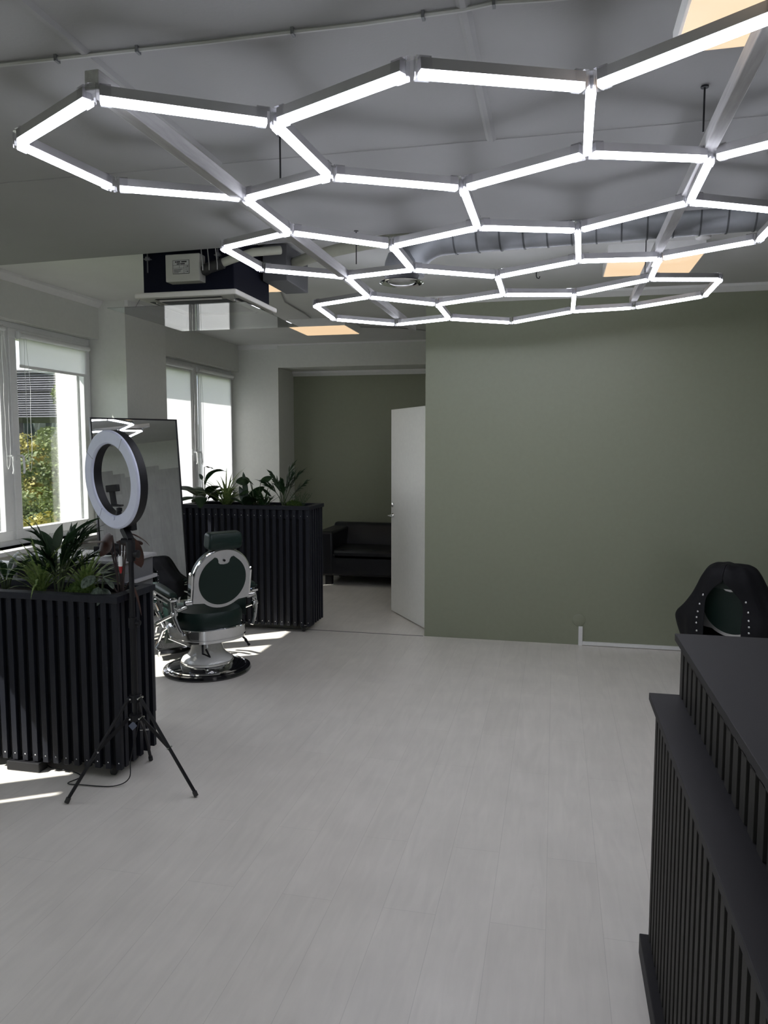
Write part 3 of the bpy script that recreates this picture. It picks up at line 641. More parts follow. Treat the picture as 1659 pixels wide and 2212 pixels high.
# ---------------------------------------------------------------- barber chair
def barber_chair(label, loc, rz):
    t = thing('barber_chair', label, 'barber chair', loc, rz, 'dark green and chrome barber chairs')
    b = MB().lathe([(0, 0), (.325, 0), (.33, .012), (.322, .03), (.29, .040), (.19, .052), (0, .055)], n=56).build('base_disc', 'black_gloss', t)
    MB().lathe([(.283, .0405), (.288, .0455), (.30, .041)], n=56).lathe([(.19, .05), (.192, .085), (.2, .088), (.2, .05)], n=48).build('base_ring', 'chrome', b)
    MB().lathe([(.05, .06), (.185, .078), (.192, .088), (.18, .108), (.15, .125), (.125, .155), (.112, .2), (.098, .28), (.094, .33), (0, .33)], n=48).build('pedestal', 'white_gloss', t)
    # seat ring
    def rrect(hw, y0, y1, rad, z, n=6):
        pts = []
        for cx, cy, a0 in ((hw-rad, y1-rad, 0), (-hw+rad, y1-rad, 90), (-hw+rad, y0+rad, 180), (hw-rad, y0+rad, 270)):
            for q in range(n+1): a = R(a0+90*q/n); pts.append((cx+rad*math.cos(a), cy+rad*math.sin(a)))
        return [(x, y, z) for x, y in pts]
    def oval(hw, y0, y1, rad, z, n=40):
        cy = (y0+y1)/2; hy = (y1-y0)/2; P = []
        for q in range(n):
            a = 2*math.pi*q/n; c_, s_ = math.cos(a), math.sin(a); ex = 2/2.5
            P.append((hw*math.copysign(abs(c_)**ex, c_), cy+hy*math.copysign(abs(s_)**ex, s_), z))
        return P
    rrect = oval
    def skin(levels):
        m = MB(); rows = []
        for hw, y0, y1, rad, z in levels: rows.append([m.bm.verts.new(p) for p in rrect(hw, y0, y1, rad, z)])
        for A, Bq in zip(rows, rows[1:]):
            n = len(A)
            for q in range(n): m.bm.faces.new((A[q], A[(q+1) % n], Bq[(q+1) % n], Bq[q]))
        m.bm.faces.new(rows[0][::-1]); m.bm.faces.new(rows[-1]); return m
    sfm = skin([(.25, -.26, .25, .2, .262), (.262, -.275, .262, .21, .268), (.262, -.275, .262, .21, .285), (.27, -.285, .27, .215, .29), (.263, -.278, .263, .21, .294), (.263, -.278, .263, .21, .299), (.271, -.286, .271, .215, .303), (.272, -.287, .272, .215, .365), (.262, -.277, .262, .21, .372), (.24, -.25, .24, .2, .372)]).build('seat_frame', 'chrome', t)
    skin([(.235, -.245, .25, .19, .36), (.25, -.26, .265, .2, .40), (.25, -.26, .27, .2, .455), (.235, -.245, .262, .19, .485), (.16, -.17, .2, .14, .497)]).build('seat_cushion', 'leather', t)
    # backrest (tilted)
    T = Matrix.Rotation(R(10), 3, 'X'); C0 = Vector((0, -.265, .735))
    X90 = Matrix.Rotation(R(90), 3, 'X')
    # local frame of back: u=x, v=up, w = rearwards(-y)
    def PB(u, v, w): return C0+T@Vector((u, -w, v))
    m = MB(); n = 48
    prof = [(.0, -.10), (.15, -.10), (.195, -.09), (.218, -.065), (.222, -.03), (.222, .0), (.0, .0)]
    rings = []
    for r, w_ in prof:
        rings.append([m.bm.verts.new(PB(r*math.cos(2*math.pi*q/n), r*math.sin(2*math.pi*q/n), w_)) for q in range(n)] if r > 0 else [m.bm.verts.new(PB(0, 0, w_))])
    for A, Bq in zip(rings, rings[1:]):
        for q in range(n):
            q2 = (q+1) % n
            if len(A) == 1: m.bm.faces.new((A[0], Bq[q2], Bq[q]))
            elif len(Bq) == 1: m.bm.faces.new((A[q], A[q2], Bq[0]))
            else: m.bm.faces.new((A[q], A[q2], Bq[q2], Bq[q]))
    m.build('back_cushion', 'leather', t)
    # rear chrome surround: disc + lower shoulders
    outl = []
    for q in range(0, 49):
        a = R(-28+236*q/48); outl.append((.222*math.cos(a), .222*math.sin(a)))
    outl = [(.222, -.07)]+[(.222*math.cos(R(a)), .222*math.sin(R(a))) for a in range(-12, 193, 5)]+[(-.222, -.07), (-.222, -.16), (-.14, -.168)]+[(.215*math.cos(R(a)), .215*math.sin(R(a))) for a in range(232, 309, 6)]+[(.14, -.168), (.222, -.16)]
    m = MB(); A = [m.bm.verts.new(PB(u, v, .002)) for u, v in outl]; Bv = [m.bm.verts.new(PB(u, v, .014)) for u, v in outl]
    m.bm.faces.new(A[::-1]); m.bm.faces.new(Bv)
    for q in range(len(A)): m.bm.faces.new((A[q], A[(q+1) % len(A)], Bv[(q+1) % len(A)], Bv[q]))
    sr = m.build('back_surround', 'brushed', t)
    # polished edge band
    m = MB(); pts = [PB(.224*math.cos(R(a)), .224*math.sin(R(a)), -.006) for a in range(-15, 200, 5)]; m.tube(pts, .011, 8)
    m.build('edge_band', 'chrome', sr)
    # inner green disc with notch
    outl = [(.186*math.cos(R(a)), .186*math.sin(R(a))-.004) for a in range(-238, 60, 6)]
    outl += [(.075, .172), (.056, .166), (.047, .15), (.044, .13), (.03, .118), (0, .114), (-.03, .118), (-.044, .13), (-.047, .15), (-.056, .166), (-.075, .172)]
    m = MB(); A = [m.bm.verts.new(PB(u, v, .0135)) for u, v in outl]; Bv = [m.bm.verts.new(PB(u, v, .018)) for u, v in outl]
    m.bm.faces.new(A[::-1]); m.bm.faces.new(Bv)
    for q in range(len(A)): m.bm.faces.new((A[q], A[(q+1) % len(A)], Bv[(q+1) % len(A)], Bv[q]))
    m.build('rear_upholstery', 'leather', sr)
    MB().tube([PB(0, .145, .013), PB(0, .145, .024)], .0085, 12).build('knob', 'black_metal', sr)
    # headrest
    hm = MB(); hc = PB(0, .285, -.02)
    prof = [(-.05, -.055), (.035, -.06), (.052, -.04), (.048, .045), (.03, .062), (-.035, .062), (-.052, .03), (-.056, -.035)]
    vr = []
    for x, sc in ((-.13, .82), (-.118, 1), (.118, 1), (.13, .82)): vr.append([hm.bm.verts.new(hc+T@Vector((x, p*sc, q*sc))) for p, q in prof])
    for A, Bq in zip(vr, vr[1:]):
        for q in range(8): hm.bm.faces.new((A[q], A[(q+1) % 8], Bq[(q+1) % 8], Bq[q]))
    hm.bm.faces.new(vr[0][::-1]); hm.bm.faces.new(vr[-1])
    h = hm.build('headrest', 'leather', t, bevel=.012)
    MB().beam(PB(-.03, .19, -.05), PB(-.03, .26, -.04), .012, .006).beam(PB(.03, .19, -.05), PB(.03, .26, -.04), .012, .006).build('headrest_post', 'chrome', h)
    for s in (-1, 1):
        # side hinge plate of the backrest
        m = MB(); m.beam(PB(s*.232, -.165, -.02), PB(s*.232, .045, -.02), .012, .05, (0, 1, 0)); m.tube([PB(s*.225, .045, -.02), PB(s*.243, .06, -.02)], .009, 8)
        m.tube([PB(s*.225, -.155, -.01), PB(s*.275, -.155, -.01)], .022, 14)
        m.build('back_bracket', 'chrome', t)
        # armrest
        X = s*.325
        pad = MB(); rows = []
        for y, z, w_, hh in ((-.17, .628, .022, .012), (-.16, .632, .033, .022), (-.02, .645, .04, .026), (.14, .662, .042, .026), (.20, .664, .036, .022), (.215, .66, .02, .012)):
            rows.append([pad.bm.verts.new((X+w_*a_, y, z+hh*b_)) for a_, b_ in ((-1, -.7), (1, -.7), (1, .3), (.7, 1), (-.7, 1), (-1, .3))])
        for A, Bq in zip(rows, rows[1:]):
            for q in range(6): pad.bm.faces.new((A[q], A[(q+1) % 6], Bq[(q+1) % 6], Bq[q]))
        pad.bm.faces.new(rows[0][::-1]); pad.bm.faces.new(rows[-1])
        ar = pad.build('armrest', 'leather', t, sub=1)
        m = MB(); m.beam((X, -.17, .598), (X, .19, .632), .05, .014)
        m.beam((X+.03*s, -.12, .575), (X+.03*s, .17, .60), .006, .012)
        m.tube([(X, -.13, .61), (X, -.15, .55), (X, -.17, .47), (X-.02*s, -.19, .40), (X-.05*s, -.2, .345)], [.016, .02, .017, .014, .013], 10)
        m.tube([(X, -.15, .55), (X-.02*s, -.2, .53), (X-.06*s, -.255, .56)], .012, 8)
        m.tube([(X, .16, .625), (X+.005*s, .20, .58), (X+.005*s, .19, .52), (X, .13, .47), (X-.02*s, .12, .42), (X-.05*s, .14, .35)], [.015, .018, .02, .018, .016, .015], 10)
        m.lathe([(0, -.03), (.022, -.03), (.026, 0), (.022, .03), (0, .03)], (X+.02*s, .19, .545), 16, Matrix.Rotation(R(90), 3, 'Y'))
        m.lathe([(0, -.02), (.018, -.02), (.02, 0), (.018, .02), (0, .02)], (X, -.16, .50), 16, Matrix.Rotation(R(90), 3, 'Y'))
        m.tube([(X, -.16, .5), (X, 0, .44), (X, .15, .38), (X-.03*s, .27, .33)], .012, 8)
        m.build('arm_bracket', 'chrome', t)
        MB().box(X-.045*s-.004, X-.045*s+.004, -.10, .13, .40, .585).build('side_panel', 'leather', t, smooth=False, bevel=.003)
        # leg rest side bars
        m = MB(); m.tube([(s*.2, .26, .31), (s*.2, .34, .27), (s*.2, .40, .2), (s*.19, .47, .14), (s*.19, .53, .09)], .014, 8)
        m.tube([(s*.24, .24, .35), (s*.24, .36, .31), (s*.22, .43, .25)], .016, 8)
        m.build('leg_rest_bar', 'chrome', t)
    # leg rest pad, footplate
    m = MB(); m.obox((0, .38, .21), .34, .03, .15, Matrix.Rotation(R(28), 3, 'X')); m.build('calf_pad', 'leather', t, bevel=.012)
    m = MB(); m.obox((0, .55, .085), .38, .17, .03, Matrix.Rotation(R(18), 3, 'X')); fp = m.build('footplate', 'tread', t, bevel=.01)
    MB().beam((-.195, .46, .06), (.195, .46, .06), .022, .05).beam((-.195, .44, .06), (-.195, .64, .125), .014, .035).beam((.195, .44, .06), (.195, .64, .125), .014, .035).build('footplate_edge', 'chrome', fp, smooth=False)
    MB().tube([(-.16, .33, .2), (-.02, .1, .13)], .006, 8).tube([(.16, .33, .2), (.02, .1, .13)], .006, 8).build('link_rod', 'chrome', t)
    # pump lever and recline lever under the seat
    MB().tube([(.2, -.16, .27), (.225, -.2, .235), (.235, -.215, .205), (.22, -.19, .235)], .008, 8).lathe([(0, -.014), (.014, 0), (0, .014)], (.237, -.217, .2), 10).build('recline_lever', 'black_metal', t)
    MB().tube([(-.13, -.2, .27), (-.15, -.24, .20), (-.10, -.25, .17), (-.11, -.21, .22)], .008, 8).build('pump_lever', 'black_metal', t)
    return t
ch = barber_chair('dark green barber chair with chrome frame and white pedestal in front of the mirror', (-2.55, 5.18, 0), 52)
c2 = copy_tree(ch); c2.location = (1.335, 5.68, 0); c2.rotation_euler = (0, 0, R(-33))
DROP = .135                                   # this chair is pumped down lower
for ch_ in c2.children:
    k = ch_.name.split('.')[0]
    if k == 'headrest': ch_.location = (0, -.01, -.09-DROP)
    elif k not in ('base_disc', 'pedestal', 'footplate', 'calf_pad', 'leg_rest_bar', 'link_rod'): ch_.location = (0, 0, -DROP)
c2['label'] = 'dark green barber chair under a black cape, behind the reception counter'

# barber cape thrown over the second chair
def cape():
    random.seed(3); m = MB(); rows = []; nu, nv = 72, 30
    # height, half width, half depth, centre y of the draped cloth in the chair's own frame
    prof = [(1.04, .002, .002, -.30), (1.037, .06, .04, -.30), (1.03, .11, .075, -.30), (1.005, .155, .11, -.30), (.955, .185, .13, -.30), (.90, .21, .14, -.29), (.82, .25, .145, -.27), (.74, .30, .16, -.26), (.68, .355, .19, -.24), (.64, .375, .22, -.22), (.57, .365, .24, -.20), (.49, .34, .26, -.19), (.42, .32, .27, -.18)]
    def pr(v):
        f = v*(len(prof)-1); i = min(int(f), len(prof)-2); k = f-i
        return [prof[i][j]*(1-k)+prof[i+1][j]*k for j in range(4)]
    for iv in range(nv+1):
        v = iv/nv; z, rx, ry, cy = pr(v); row = []
        half = 0 if z > .90 else .125*min(1, (.90-z)/.10)**.5
        gap = math.degrees(math.asin(min(.95, half/rx)))
        for iu in range(nu+1):
            u = iu/nu; a = -math.pi/2+R(gap)+(2*math.pi-2*R(gap))*u
            k = min(1, v*1.8); fold = 1+.045*math.sin(a*4+1.3)*k+.028*math.sin(a*9+v*4)*k
            x = rx*fold*math.cos(a); y = cy+ry*fold*math.sin(a)*(1 if math.sin(a) < 0 else 1.5)
            row.append((x, y, z-DROP+(.012*math.sin(a*3+.5)+.007*math.sin(a*7))*min(1, v*3)))
        rows.append(row)
    m.sheet(rows); t = m.build('barber_cape', 'cloth', solid=.004, sub=1)
    t.location = c2.location; t.rotation_euler = c2.rotation_euler
    tag(t, 'black nylon barber cape with press studs thrown over the chair at the right', 'cape')
    for side in (2, nu-2):
        for k in range(6):
            p = Vector(rows[15+k*2][side])+Vector((0, -.008, 0)); mm = MB()
            mm.lathe([(0, 0), (.0065, 0), (.0065, .003), (.0045, .004), (.003, .002), (0, .002)], p, 12, Matrix.Rotation(R(90), 3, 'X')); mm.build('press_stud', 'chrome', t)
cape()

# ---------------------------------------------------------------- ring light
rl = thing('ring_light', 'white ring light on a black tripod stand in front of the left planter', 'ring light', (-2.0, 3.27, 0))
P0 = Vector((-2.0, 3.27, 0))
RC = Vector((-2.095, 3.29, 1.533))-P0
nz = Vector((-.46, -.885, -.07)).normalized(); ux = Vector((0, 0, 1)).cross(nz).normalized()*-1; uy = nz.cross(ux)
if uy.z < 0: ux, uy = -ux, -uy
RM = Matrix((ux, uy, nz)).transposed()
ro, ri, dd = .24, .176, .04
MB().lathe([(ri+.001, .006), (ri+.001, -dd), (ro-.004, -dd), (ro, -dd+.006), (ro, .006), (ro-.003, .006), (ro-.003, 0), (ri+.004, 0), (ri+.004, .006)], RC, 72, RM, closed=True).build('ring_housing', 'black_plastic', rl)
MB().lathe([(ri-.001, .004), (ri-.001, .012), (ri+.006, .018), (ro-.006, .018), (ro+.001, .012), (ro+.001, .004)], RC, 72, RM, closed=True).build('ring_diffuser', 'ring_white', rl)
k = MB()
for a in (145, 235, 55):
    c = RC+RM@Vector((math.cos(R(a))*(ro+ri)/2, math.sin(R(a))*(ro+ri)/2, .0178)); k.obox(c, ro-ri, .0012, .002, RM@Matrix.Rotation(R(a), 3, 'Z'))
k.build('seam', 'gray_box', rl, smooth=False)
MB().lathe([(0, .016), (.012, .0175), (.01, .022), (0, .023)], RC+RM@Vector((0, -ri-.01, 0)), 16, RM).build('ring_tab', 'ring_white', rl)
# pole, columns
MB().tube([(0, 0, .44), (0, 0, .84)], .0165, 16).tube([(0, 0, .84), (0, 0, 1.16)], .0125, 16).build('pole', 'black_metal', rl)
MB().tube([(0, 0, .81), (0, 0, .86)], .021, 16).lathe([(0, 0), (.012, 0), (.014, .02), (0, .024)], (.018, 0, .835), 12, Matrix.Rotation(R(90), 3, 'Y')).build('pole_clamp', 'black_plastic', rl)
MB().tube([(0, 0, 1.14), (0, 0, 1.235)], .022, 16).lathe([(0, 0), (.018, 0), (.02, .022), (0, .026)], (.02, -.0, 1.175), 12, Matrix.Rotation(R(90), 3, 'Y')).beam((0, 0, 1.235), tuple(RC+RM@Vector((0, -ro-.0, -.03))), .03, .04).lathe([(0, -.03), (.016, -.03), (.016, .03), (0, .03)], (-.015, 0, 1.235), 14, Matrix.Rotation(R(90), 3, 'Y')).build('tilt_head', 'black_plastic', rl)
bp_ = RC+RM@Vector((.0, -ro, -.03)); MB().obox(bp_+RM@Vector((.045, .012, -.015)), .06, .05, .03, RM).build('control_box', 'black_plastic', rl, bevel=.004)
k = RC+RM@Vector((.01, -ri+.0, -.005))
MB().tube([k, k+Vector((.004, 0, .02)), k+Vector((.008, 0, .035))], .006, 8).lathe([(0, -.012), (.014, -.008), (.014, .008), (0, .012)], k+Vector((.004, 0, .028)), 12).lathe([(0, 0), (.016, .0), (.012, .03), (0, .03)], k+Vector((.0, 0, -.005)), 12).build('ball_head', 'black_plastic', rl)
hd = MB(); c = k+Vector((-.004, -.006, .085))
hd.obox(c+Vector((-.012, 0, -.035)), .034, .022, .012).obox(c+Vector((-.022, .003, .0)), .028, .016, .075, Matrix.Rotation(R(-8), 3, 'Y')).obox(c+Vector((-.018, -.004, .048)), .062, .03, .034, Matrix.Rotation(R(-6), 3, 'Y')).obox(c+Vector((.004, 0, -.036)), .05, .03, .01)
hd.build('phone_clamp', 'black_plastic', rl, smooth=False, bevel=.004)
# tripod
MB().tube([(0, 0, .44), (0, 0, .475)], .027, 20).tube([(0, 0, .345), (0, 0, .375)], .030, 20).tube([(0, 0, .345), (0, 0, .45)], .012, 10).build('hub', 'black_plastic', rl)
feet = [Vector((-2.235, 3.035, .012)), Vector((-1.665, 3.235, .012)), Vector((-2.10, 3.57, .012))]
for fpt in feet:
    f_ = fpt-P0; h2 = Vector((f_.x, f_.y, 0)).normalized(); top = h2*.03+Vector((0, 0, .46)); low = h2*.034+Vector((0, 0, .36))
    side = h2.cross(Vector((0, 0, 1)))
    mid = top.lerp(f_, .52); lg = MB().tube([top, f_], .0085, 10).build('leg', 'black_metal', rl)
    brm = low.lerp(mid, 1)
    MB().beam(low, brm, .018, .006, side).build('brace', 'black_metal', lg, smooth=False)
    MB().tube([top.lerp(f_, .965), f_+Vector((0, 0, -.006))], .0115, 10).build('foot_cap', 'rubber', lg)
    m = MB()
    for q in (top, low, mid): m.lathe([(0, -.021), (.0045, -.021), (.0045, .021), (0, .021)], q, 8, Matrix((h2, Vector((0, 0, 1)), side)).transposed())
    m.build('rivet', 'chrome', lg)
MB().obox((0.0, -.028, .325), .03, .003, .035, Matrix.Rotation(R(45), 3, 'Y')).build('hook_plate', mat('blue_grey_plastic', (.12, .14, .2), .4), rl, smooth=False)
def smooth_path(P, k=6):
    P = [Vector(p) for p in P]; out = []
    for i in range(len(P)-1):
        a, b, c, d = P[max(i-1, 0)], P[i], P[i+1], P[min(i+2, len(P)-1)]
        for q in range(k):
            t = q/k; out.append(.5*((2*b)+(c-a)*t+(2*a-5*b+4*c-d)*t*t+(3*b-a-3*c+d)*t**3))
    return out+[P[-1]]
tag(MB().tube(smooth_path([(-2.00, 3.30, .33), (-2.03, 3.32, .25), (-2.06, 3.31, .12), (-2.06, 3.29, .03), (-2.12, 3.24, .006), (-2.28, 3.22, .006), (-2.36, 3.22, .006), (-2.34, 3.30, .006), (-2.42, 3.345, .006), (-2.55, 3.36, .006), (-2.62, 3.40, .006)]), .0028, 6).build('power_cable', 'black_plastic'), 'thin black cable trailing from the ring light stand under the left planter', 'cable')
tag(MB().box(-2.78, -2.585, 3.30, 3.37, .001, .05).build('floor_socket', 'black_plastic', smooth=False, bevel=.004), 'black power block on the floor under the left planter', 'power strip')
t = thing('marker_pen', 'small white bottle with red cap hanging by the ring light pole', 'bottle', (-2.045, 3.25, 1.115))
MB().lathe([(0, 0), (.009, 0), (.010, .004), (.010, .045), (.007, .05), (0, .05)], (0, 0, 0), 14).build('body', 'pvc', t); MB().lathe([(0, -.035), (.004, -.034), (.0075, -.02), (.009, .0), (0, 0)], (0, 0, 0), 14).build('cap', 'red', t)
MB().tube([(0, 0, .05), (.01, .0, .07), (.03, .01, .072)], .0015, 5).build('string', 'gray_box', t)
t.name = 'hanging_bottle'

# ---------------------------------------------------------------- plants
def blade(m, base, az, elev, length, width, droop, n=9, fold=.25, wave=0, prof='lance', twist=0):
    """a leaf blade: starts at base heading (az,elev) and bends down by droop degrees"""
    p = Vector(base); e = elev; rows = []; step = length/n
    for i in range(n+1):
        s = i/n
        if prof == 'lance': w = math.sin(math.pi*min(1, .06+s*.94))**.8 if s < .5 else (1-((s-.5)/.5)**1.6)
        elif prof == 'strap': w = min(1, .5+s*4)*(1-s**3.5)
        elif prof == 'oval': w = math.sin(math.pi*(s**.85))**.6 if 0 < s < 1 else 0
        else: w = math.sin(math.pi*s)
        w = max(w, .02)*width/2
        d = Vector((math.cos(R(e))*math.cos(R(az)), math.cos(R(e))*math.sin(R(az)), math.sin(R(e))))
        sd = Vector((-math.sin(R(az)), math.cos(R(az)), 0)); up = d.cross(sd)*-1
        sd = (sd*math.cos(R(twist))+up*math.sin(R(twist))); up2 = d.cross(sd)*-1
        wv = wave*math.sin(s*14)
        rows.append([p-sd*w+up2*w*fold+up2*wv, p-up2*0, p+sd*w+up2*w*fold-up2*wv])
        p = p+d*step; e -= droop/n
    m.sheet(rows); return p
def tuft(name, m_, parent, base, count, L, W_, dr, el=(45, 85), seed=0, prof='strap', fold=.3):
    random.seed(seed); m = MB()
    for i in range(count):
        b = Vector(base)+Vector((random.uniform(-.015, .015), random.uniform(-.015, .015), 0))
        blade(m, b, random.uniform(0, 360), random.uniform(*el), random.uniform(*L), random.uniform(*W_), random.uniform(*dr), prof=prof, fold=fold)
    return m.build(name, m_, parent)
def spider(label, loc, seed, s=1):
    t = thing('spider_plant', label, 'plant', loc, 0, None); tuft('leaves', 'leaf_spider', t, (0, 0, 0), 54, (.22*s, .42*s), (.010, .017), (40, 105), (50, 89), seed); return t
def palm(label, loc, seed, fronds, s=1, m_='leaf_dark'):
    t = thing('potted_palm', label, 'plant', loc); random.seed(seed); m = MB(); st = MB()
    for (az, el, ln, dr, nl, lw, ll) in fronds:
        p = Vector((random.uniform(-.012, .012), random.uniform(-.012, .012), 0)); e = el; pts = [p.copy()]; n = 12; seg = ln*s/n
        for i in range(n):
            d = Vector((math.cos(R(e))*math.cos(R(az)), math.cos(R(e))*math.sin(R(az)), math.sin(R(e)))); p = p+d*seg; pts.append(p.copy())
            s_ = i/n
            if s_ > .42:
                for sgn in (-1, 1):
                    for kk in range(nl):
                        q = p-d*seg*random.random()
                        blade(m, q, az+sgn*random.uniform(28, 62)*(1.2-s_), e+random.uniform(-5, 30), ll*s*random.uniform(.75, 1.1)*(1.15-.45*s_), lw*s, random.uniform(20, 75), n=6, prof='lance', twist=sgn*30)
            e -= dr/n
        blade(m, p, az, e, ll*s, lw*1.2*s, 30, n=6)
        st.tube(pts, [.0045-.0025*i/n for i in range(n+1)], 6)
    m.build('fronds', m_, t); st.build('stems', 'stem', t); return t
def broad(label, name, loc, specs, m_, stem_m='stem', prof='oval', fold=.15, wave=0):
    """specs: (az, stem_len, stem_elev, stem_bend, leaf_len, leaf_w, leaf_elev, leaf_droop[, leaf_az])"""
    t = thing(name, label, 'plant', loc); st = MB()
    for sp in specs:
        az, sl, se, sb, ll, lw, le, ld = sp[:8]; laz = sp[8] if len(sp) > 8 else az; tw = sp[9] if len(sp) > 9 else 0
        p = Vector((.008*math.cos(R(az)), .008*math.sin(R(az)), 0)); e = se; pts = [p.copy()]
        for i in range(7):
            d = Vector((math.cos(R(e))*math.cos(R(az)), math.cos(R(e))*math.sin(R(az)), math.sin(R(e)))); p = p+d*sl/7; pts.append(p.copy()); e -= sb/7
        st.tube(pts, .003, 6)
        m = MB(); blade(m, p, laz, le, ll, lw, ld, n=10, prof=prof, fold=fold, wave=wave, twist=tw); m.build('leaf', m_, t)
    st.build('stems', stem_m, t); return t
def moss(label, c, rx, ry, h, seed):
    random.seed(seed); m = MB()
    for i in range(1500):
        a = random.uniform(0, 2*math.pi); r = math.sqrt(random.random()); x = c[0]+rx*r*math.cos(a); y = c[1]+ry*r*math.sin(a)
        z = c[2]+h*(1-r*r)**.5*random.uniform(.5, 1); blade(m, (x, y, z), random.uniform(0, 360), random.uniform(0, 80), random.uniform(.012, .026), .006, 30, n=2, prof='lance')
    m.lathe([(1, -.02), (.95, h*.3/ max(rx, 1e-3)*rx), (.7, h*.7), (.35, h*.92), (0, h)], c, 20, sx=rx, sy=ry)
    o = m.build('moss', 'moss'); tag(o, label, 'moss', kind='stuff'); return o

# front planter: soil height .905
Z1 = .905
spider('green and cream striped spider plant, leftmost in the front planter', (-2.66, 3.47, Z1), 5, 1.0)
spider('striped spider plant behind the palm in the front planter, paler leaves', (-2.45, 3.56, Z1), 11, .85)
palm('tall dark green palm rising from the middle of the front planter', (-2.53, 3.46, Z1), 7,
     [(200, 86, .33, 25, 3, .016, .14), (20, 84, .36, 30, 3, .016, .14), (330, 84, .31, 40, 3, .014, .12), (100, 84, .33, 35, 3, .016, .12), (150, 80, .28, 30, 3, .014, .12), (250, 84, .24, 30, 3, .015, .12), (10, 76, .27, 50, 3, .012, .12), (185, 74, .25, 45, 3, .012, .11), (355, 80, .42, 45, 2, .010, .12), (60, 84, .22, 40, 3, .013, .11)])
broad('cluster of broad upright leaves at the top of the front planter palm', 'young_palm', (-2.56, 3.46, Z1),
      [(150, .22, 88, 8, .15, .05, 78, 40, 180, 60), (60, .24, 90, 0, .15, .05, 84, 20, 10, 80), (30, .25, 86, 6, .14, .045, 60, 20, 20, 70), (20, .30, 84, 10, .24, .018, 50, 40, 15, 60), (20, .26, 80, 14, .22, .02, 55, 60, 10, 40), (170, .26, 86, 12, .16, .024, 30, 30, 185, 40)], 'leaf_dark', prof='lance')
moss('patch of bright green moss in the front planter beside the palm', (-2.38, 3.42, Z1+.01), .10, .055, .075, 3)
broad('dark maroon-leaved plant with long curved stems at the right end of the front planter', 'maroon_leaf_plant', (-2.20, 3.49, Z1),
      [(175, .20, 88, 20, .10, .06, 10, 30, 200, 0), (190, .22, 90, 10, .09, .09, -40, 40, 185, 50), (20, .23, 88, 10, .09, .05, -10, 50, 10, 20), (0, .22, 86, 6, .12, .07, -60, 20, 20, 60), (165, .17, 60, 90, .085, .04, -80, 10, 170, 60), (120, .2, 84, 10, .11, .07, 0, 50, 90, 10), (330, .10, 60, 30, .13, .075, -50, 40, 340, 50), (80, .2, 88, 5, .1, .06, 10, 60)], 'leaf_red', 'stem_red')
broad('dark plant with silvery oval leaves hanging over the rim of the front planter', 'silver_leaf_plant', (-2.27, 3.42, Z1),
      [(250, .07, 80, 60, .10, .052, -65, 20, 260, 0), (290, .1, 80, 50, .11, .07, -50, 35, 285, 0), (320, .09, 80, 50, .10, .07, -55, 30, 320, 0), (200, .08, 80, 60, .09, .05, -60, 20, 215, 0), (270, .15, 86, 30, .10, .07, -15, 50, 250, 20), (340, .13, 86, 30, .10, .07, 0, 70, 330, 30), (100, .14, 85, 20, .1, .06, 20, 60)], 'leaf_silver', 'stem')
broad('dark feathery plant at the left edge of the photo in the front planter', 'dark_fern', (-2.86, 3.45, Z1),
      [(10+q*33, .08, 80, 10, .2, .03, 60-q % 3*14, 70, 10+q*33, 20) for q in range(11)], 'leaf_dark', prof='lance')
# rear planter: soil height 1.11
Z2 = 1.11
broad('dark glossy broad-leaved plant at the left end of the rear planter', 'dark_leaf_plant', (-3.25, 6.58, Z2),
      [(q*40+12, .06+.02*(q % 3), 80, 20, .19+.03*(q % 2), .075, 50-12*(q % 4), 60+10*(q % 3), q*40+12, 10) for q in range(13)], 'leaf_dark', fold=.2)
broad('tall thin plant with a long arching leaf above the rear planter', 'arching_leaf_plant', (-3.24, 6.6, Z2),
      [(10, .20, 92, 4, .26, .045, 82, 115, 5, 35), (355, .20, 72, 30, .035, .026, 40, 10, 350, 30), (170, .35, 92, 0, .09, .035, 10, 50, 5, 20), (175, .24, 88, 2, .06, .035, 80, 40, 200, 60)], 'leaf_dark', prof='lance', wave=.003)
s3 = spider('striped spider plant in the rear planter, in front of the far window', (-3.0, 6.56, Z2), 21, .86)
broad('plant with large upright glossy leaves in the middle of the rear planter', 'upright_leaf_plant', (-2.80, 6.55, Z2),
      [(180, .02, 80, 0, .17, .055, 84, 20, 180, 50), (100, .04, 85, 0, .26, .045, 88, 6, 190, 80), (250, .02, 80, 0, .16, .10, 60, 70, 230, 20), (300, .03, 80, 0, .17, .10, 62, 80, 320, 20), (20, .02, 80, 0, .16, .08, 60, 60, 350, 30), (60, .04, 80, 0, .2, .09, 66, 50, 30, 60)], 'leaf_dark')
broad('patterned prayer plant with round leaves in the rear planter', 'prayer_plant', (-2.71, 6.56, Z2),
      [(185, .23, 86, 12, .12, .11, 20, 50, 200, 40), (160, .22, 84, 6, .11, .10, 30, 50, 280, 40), (20, .22, 84, 10, .11, .06, 40, 30, 10, 60), (0, .17, 80, 20, .11, .08, -10, 50, 350, 40), (200, .15, 80, 20, .1, .07, 10, 60, 180, 30), (340, .1, 70, 20, .12, .06, 30, 60), (300, .08, 75, 20, .12, .06, 50, 90)], 'leaf_fuzzy')
tuft('leaves', 'leaf_mid', thing('grassy_plant', 'grassy green plant between the prayer plant and the palm in the rear planter', 'plant', (-2.62, 6.54, Z2)), (0, 0, 0), 26, (.14, .26), (.012, .018), (30, 90), (50, 88), 31, prof='lance')
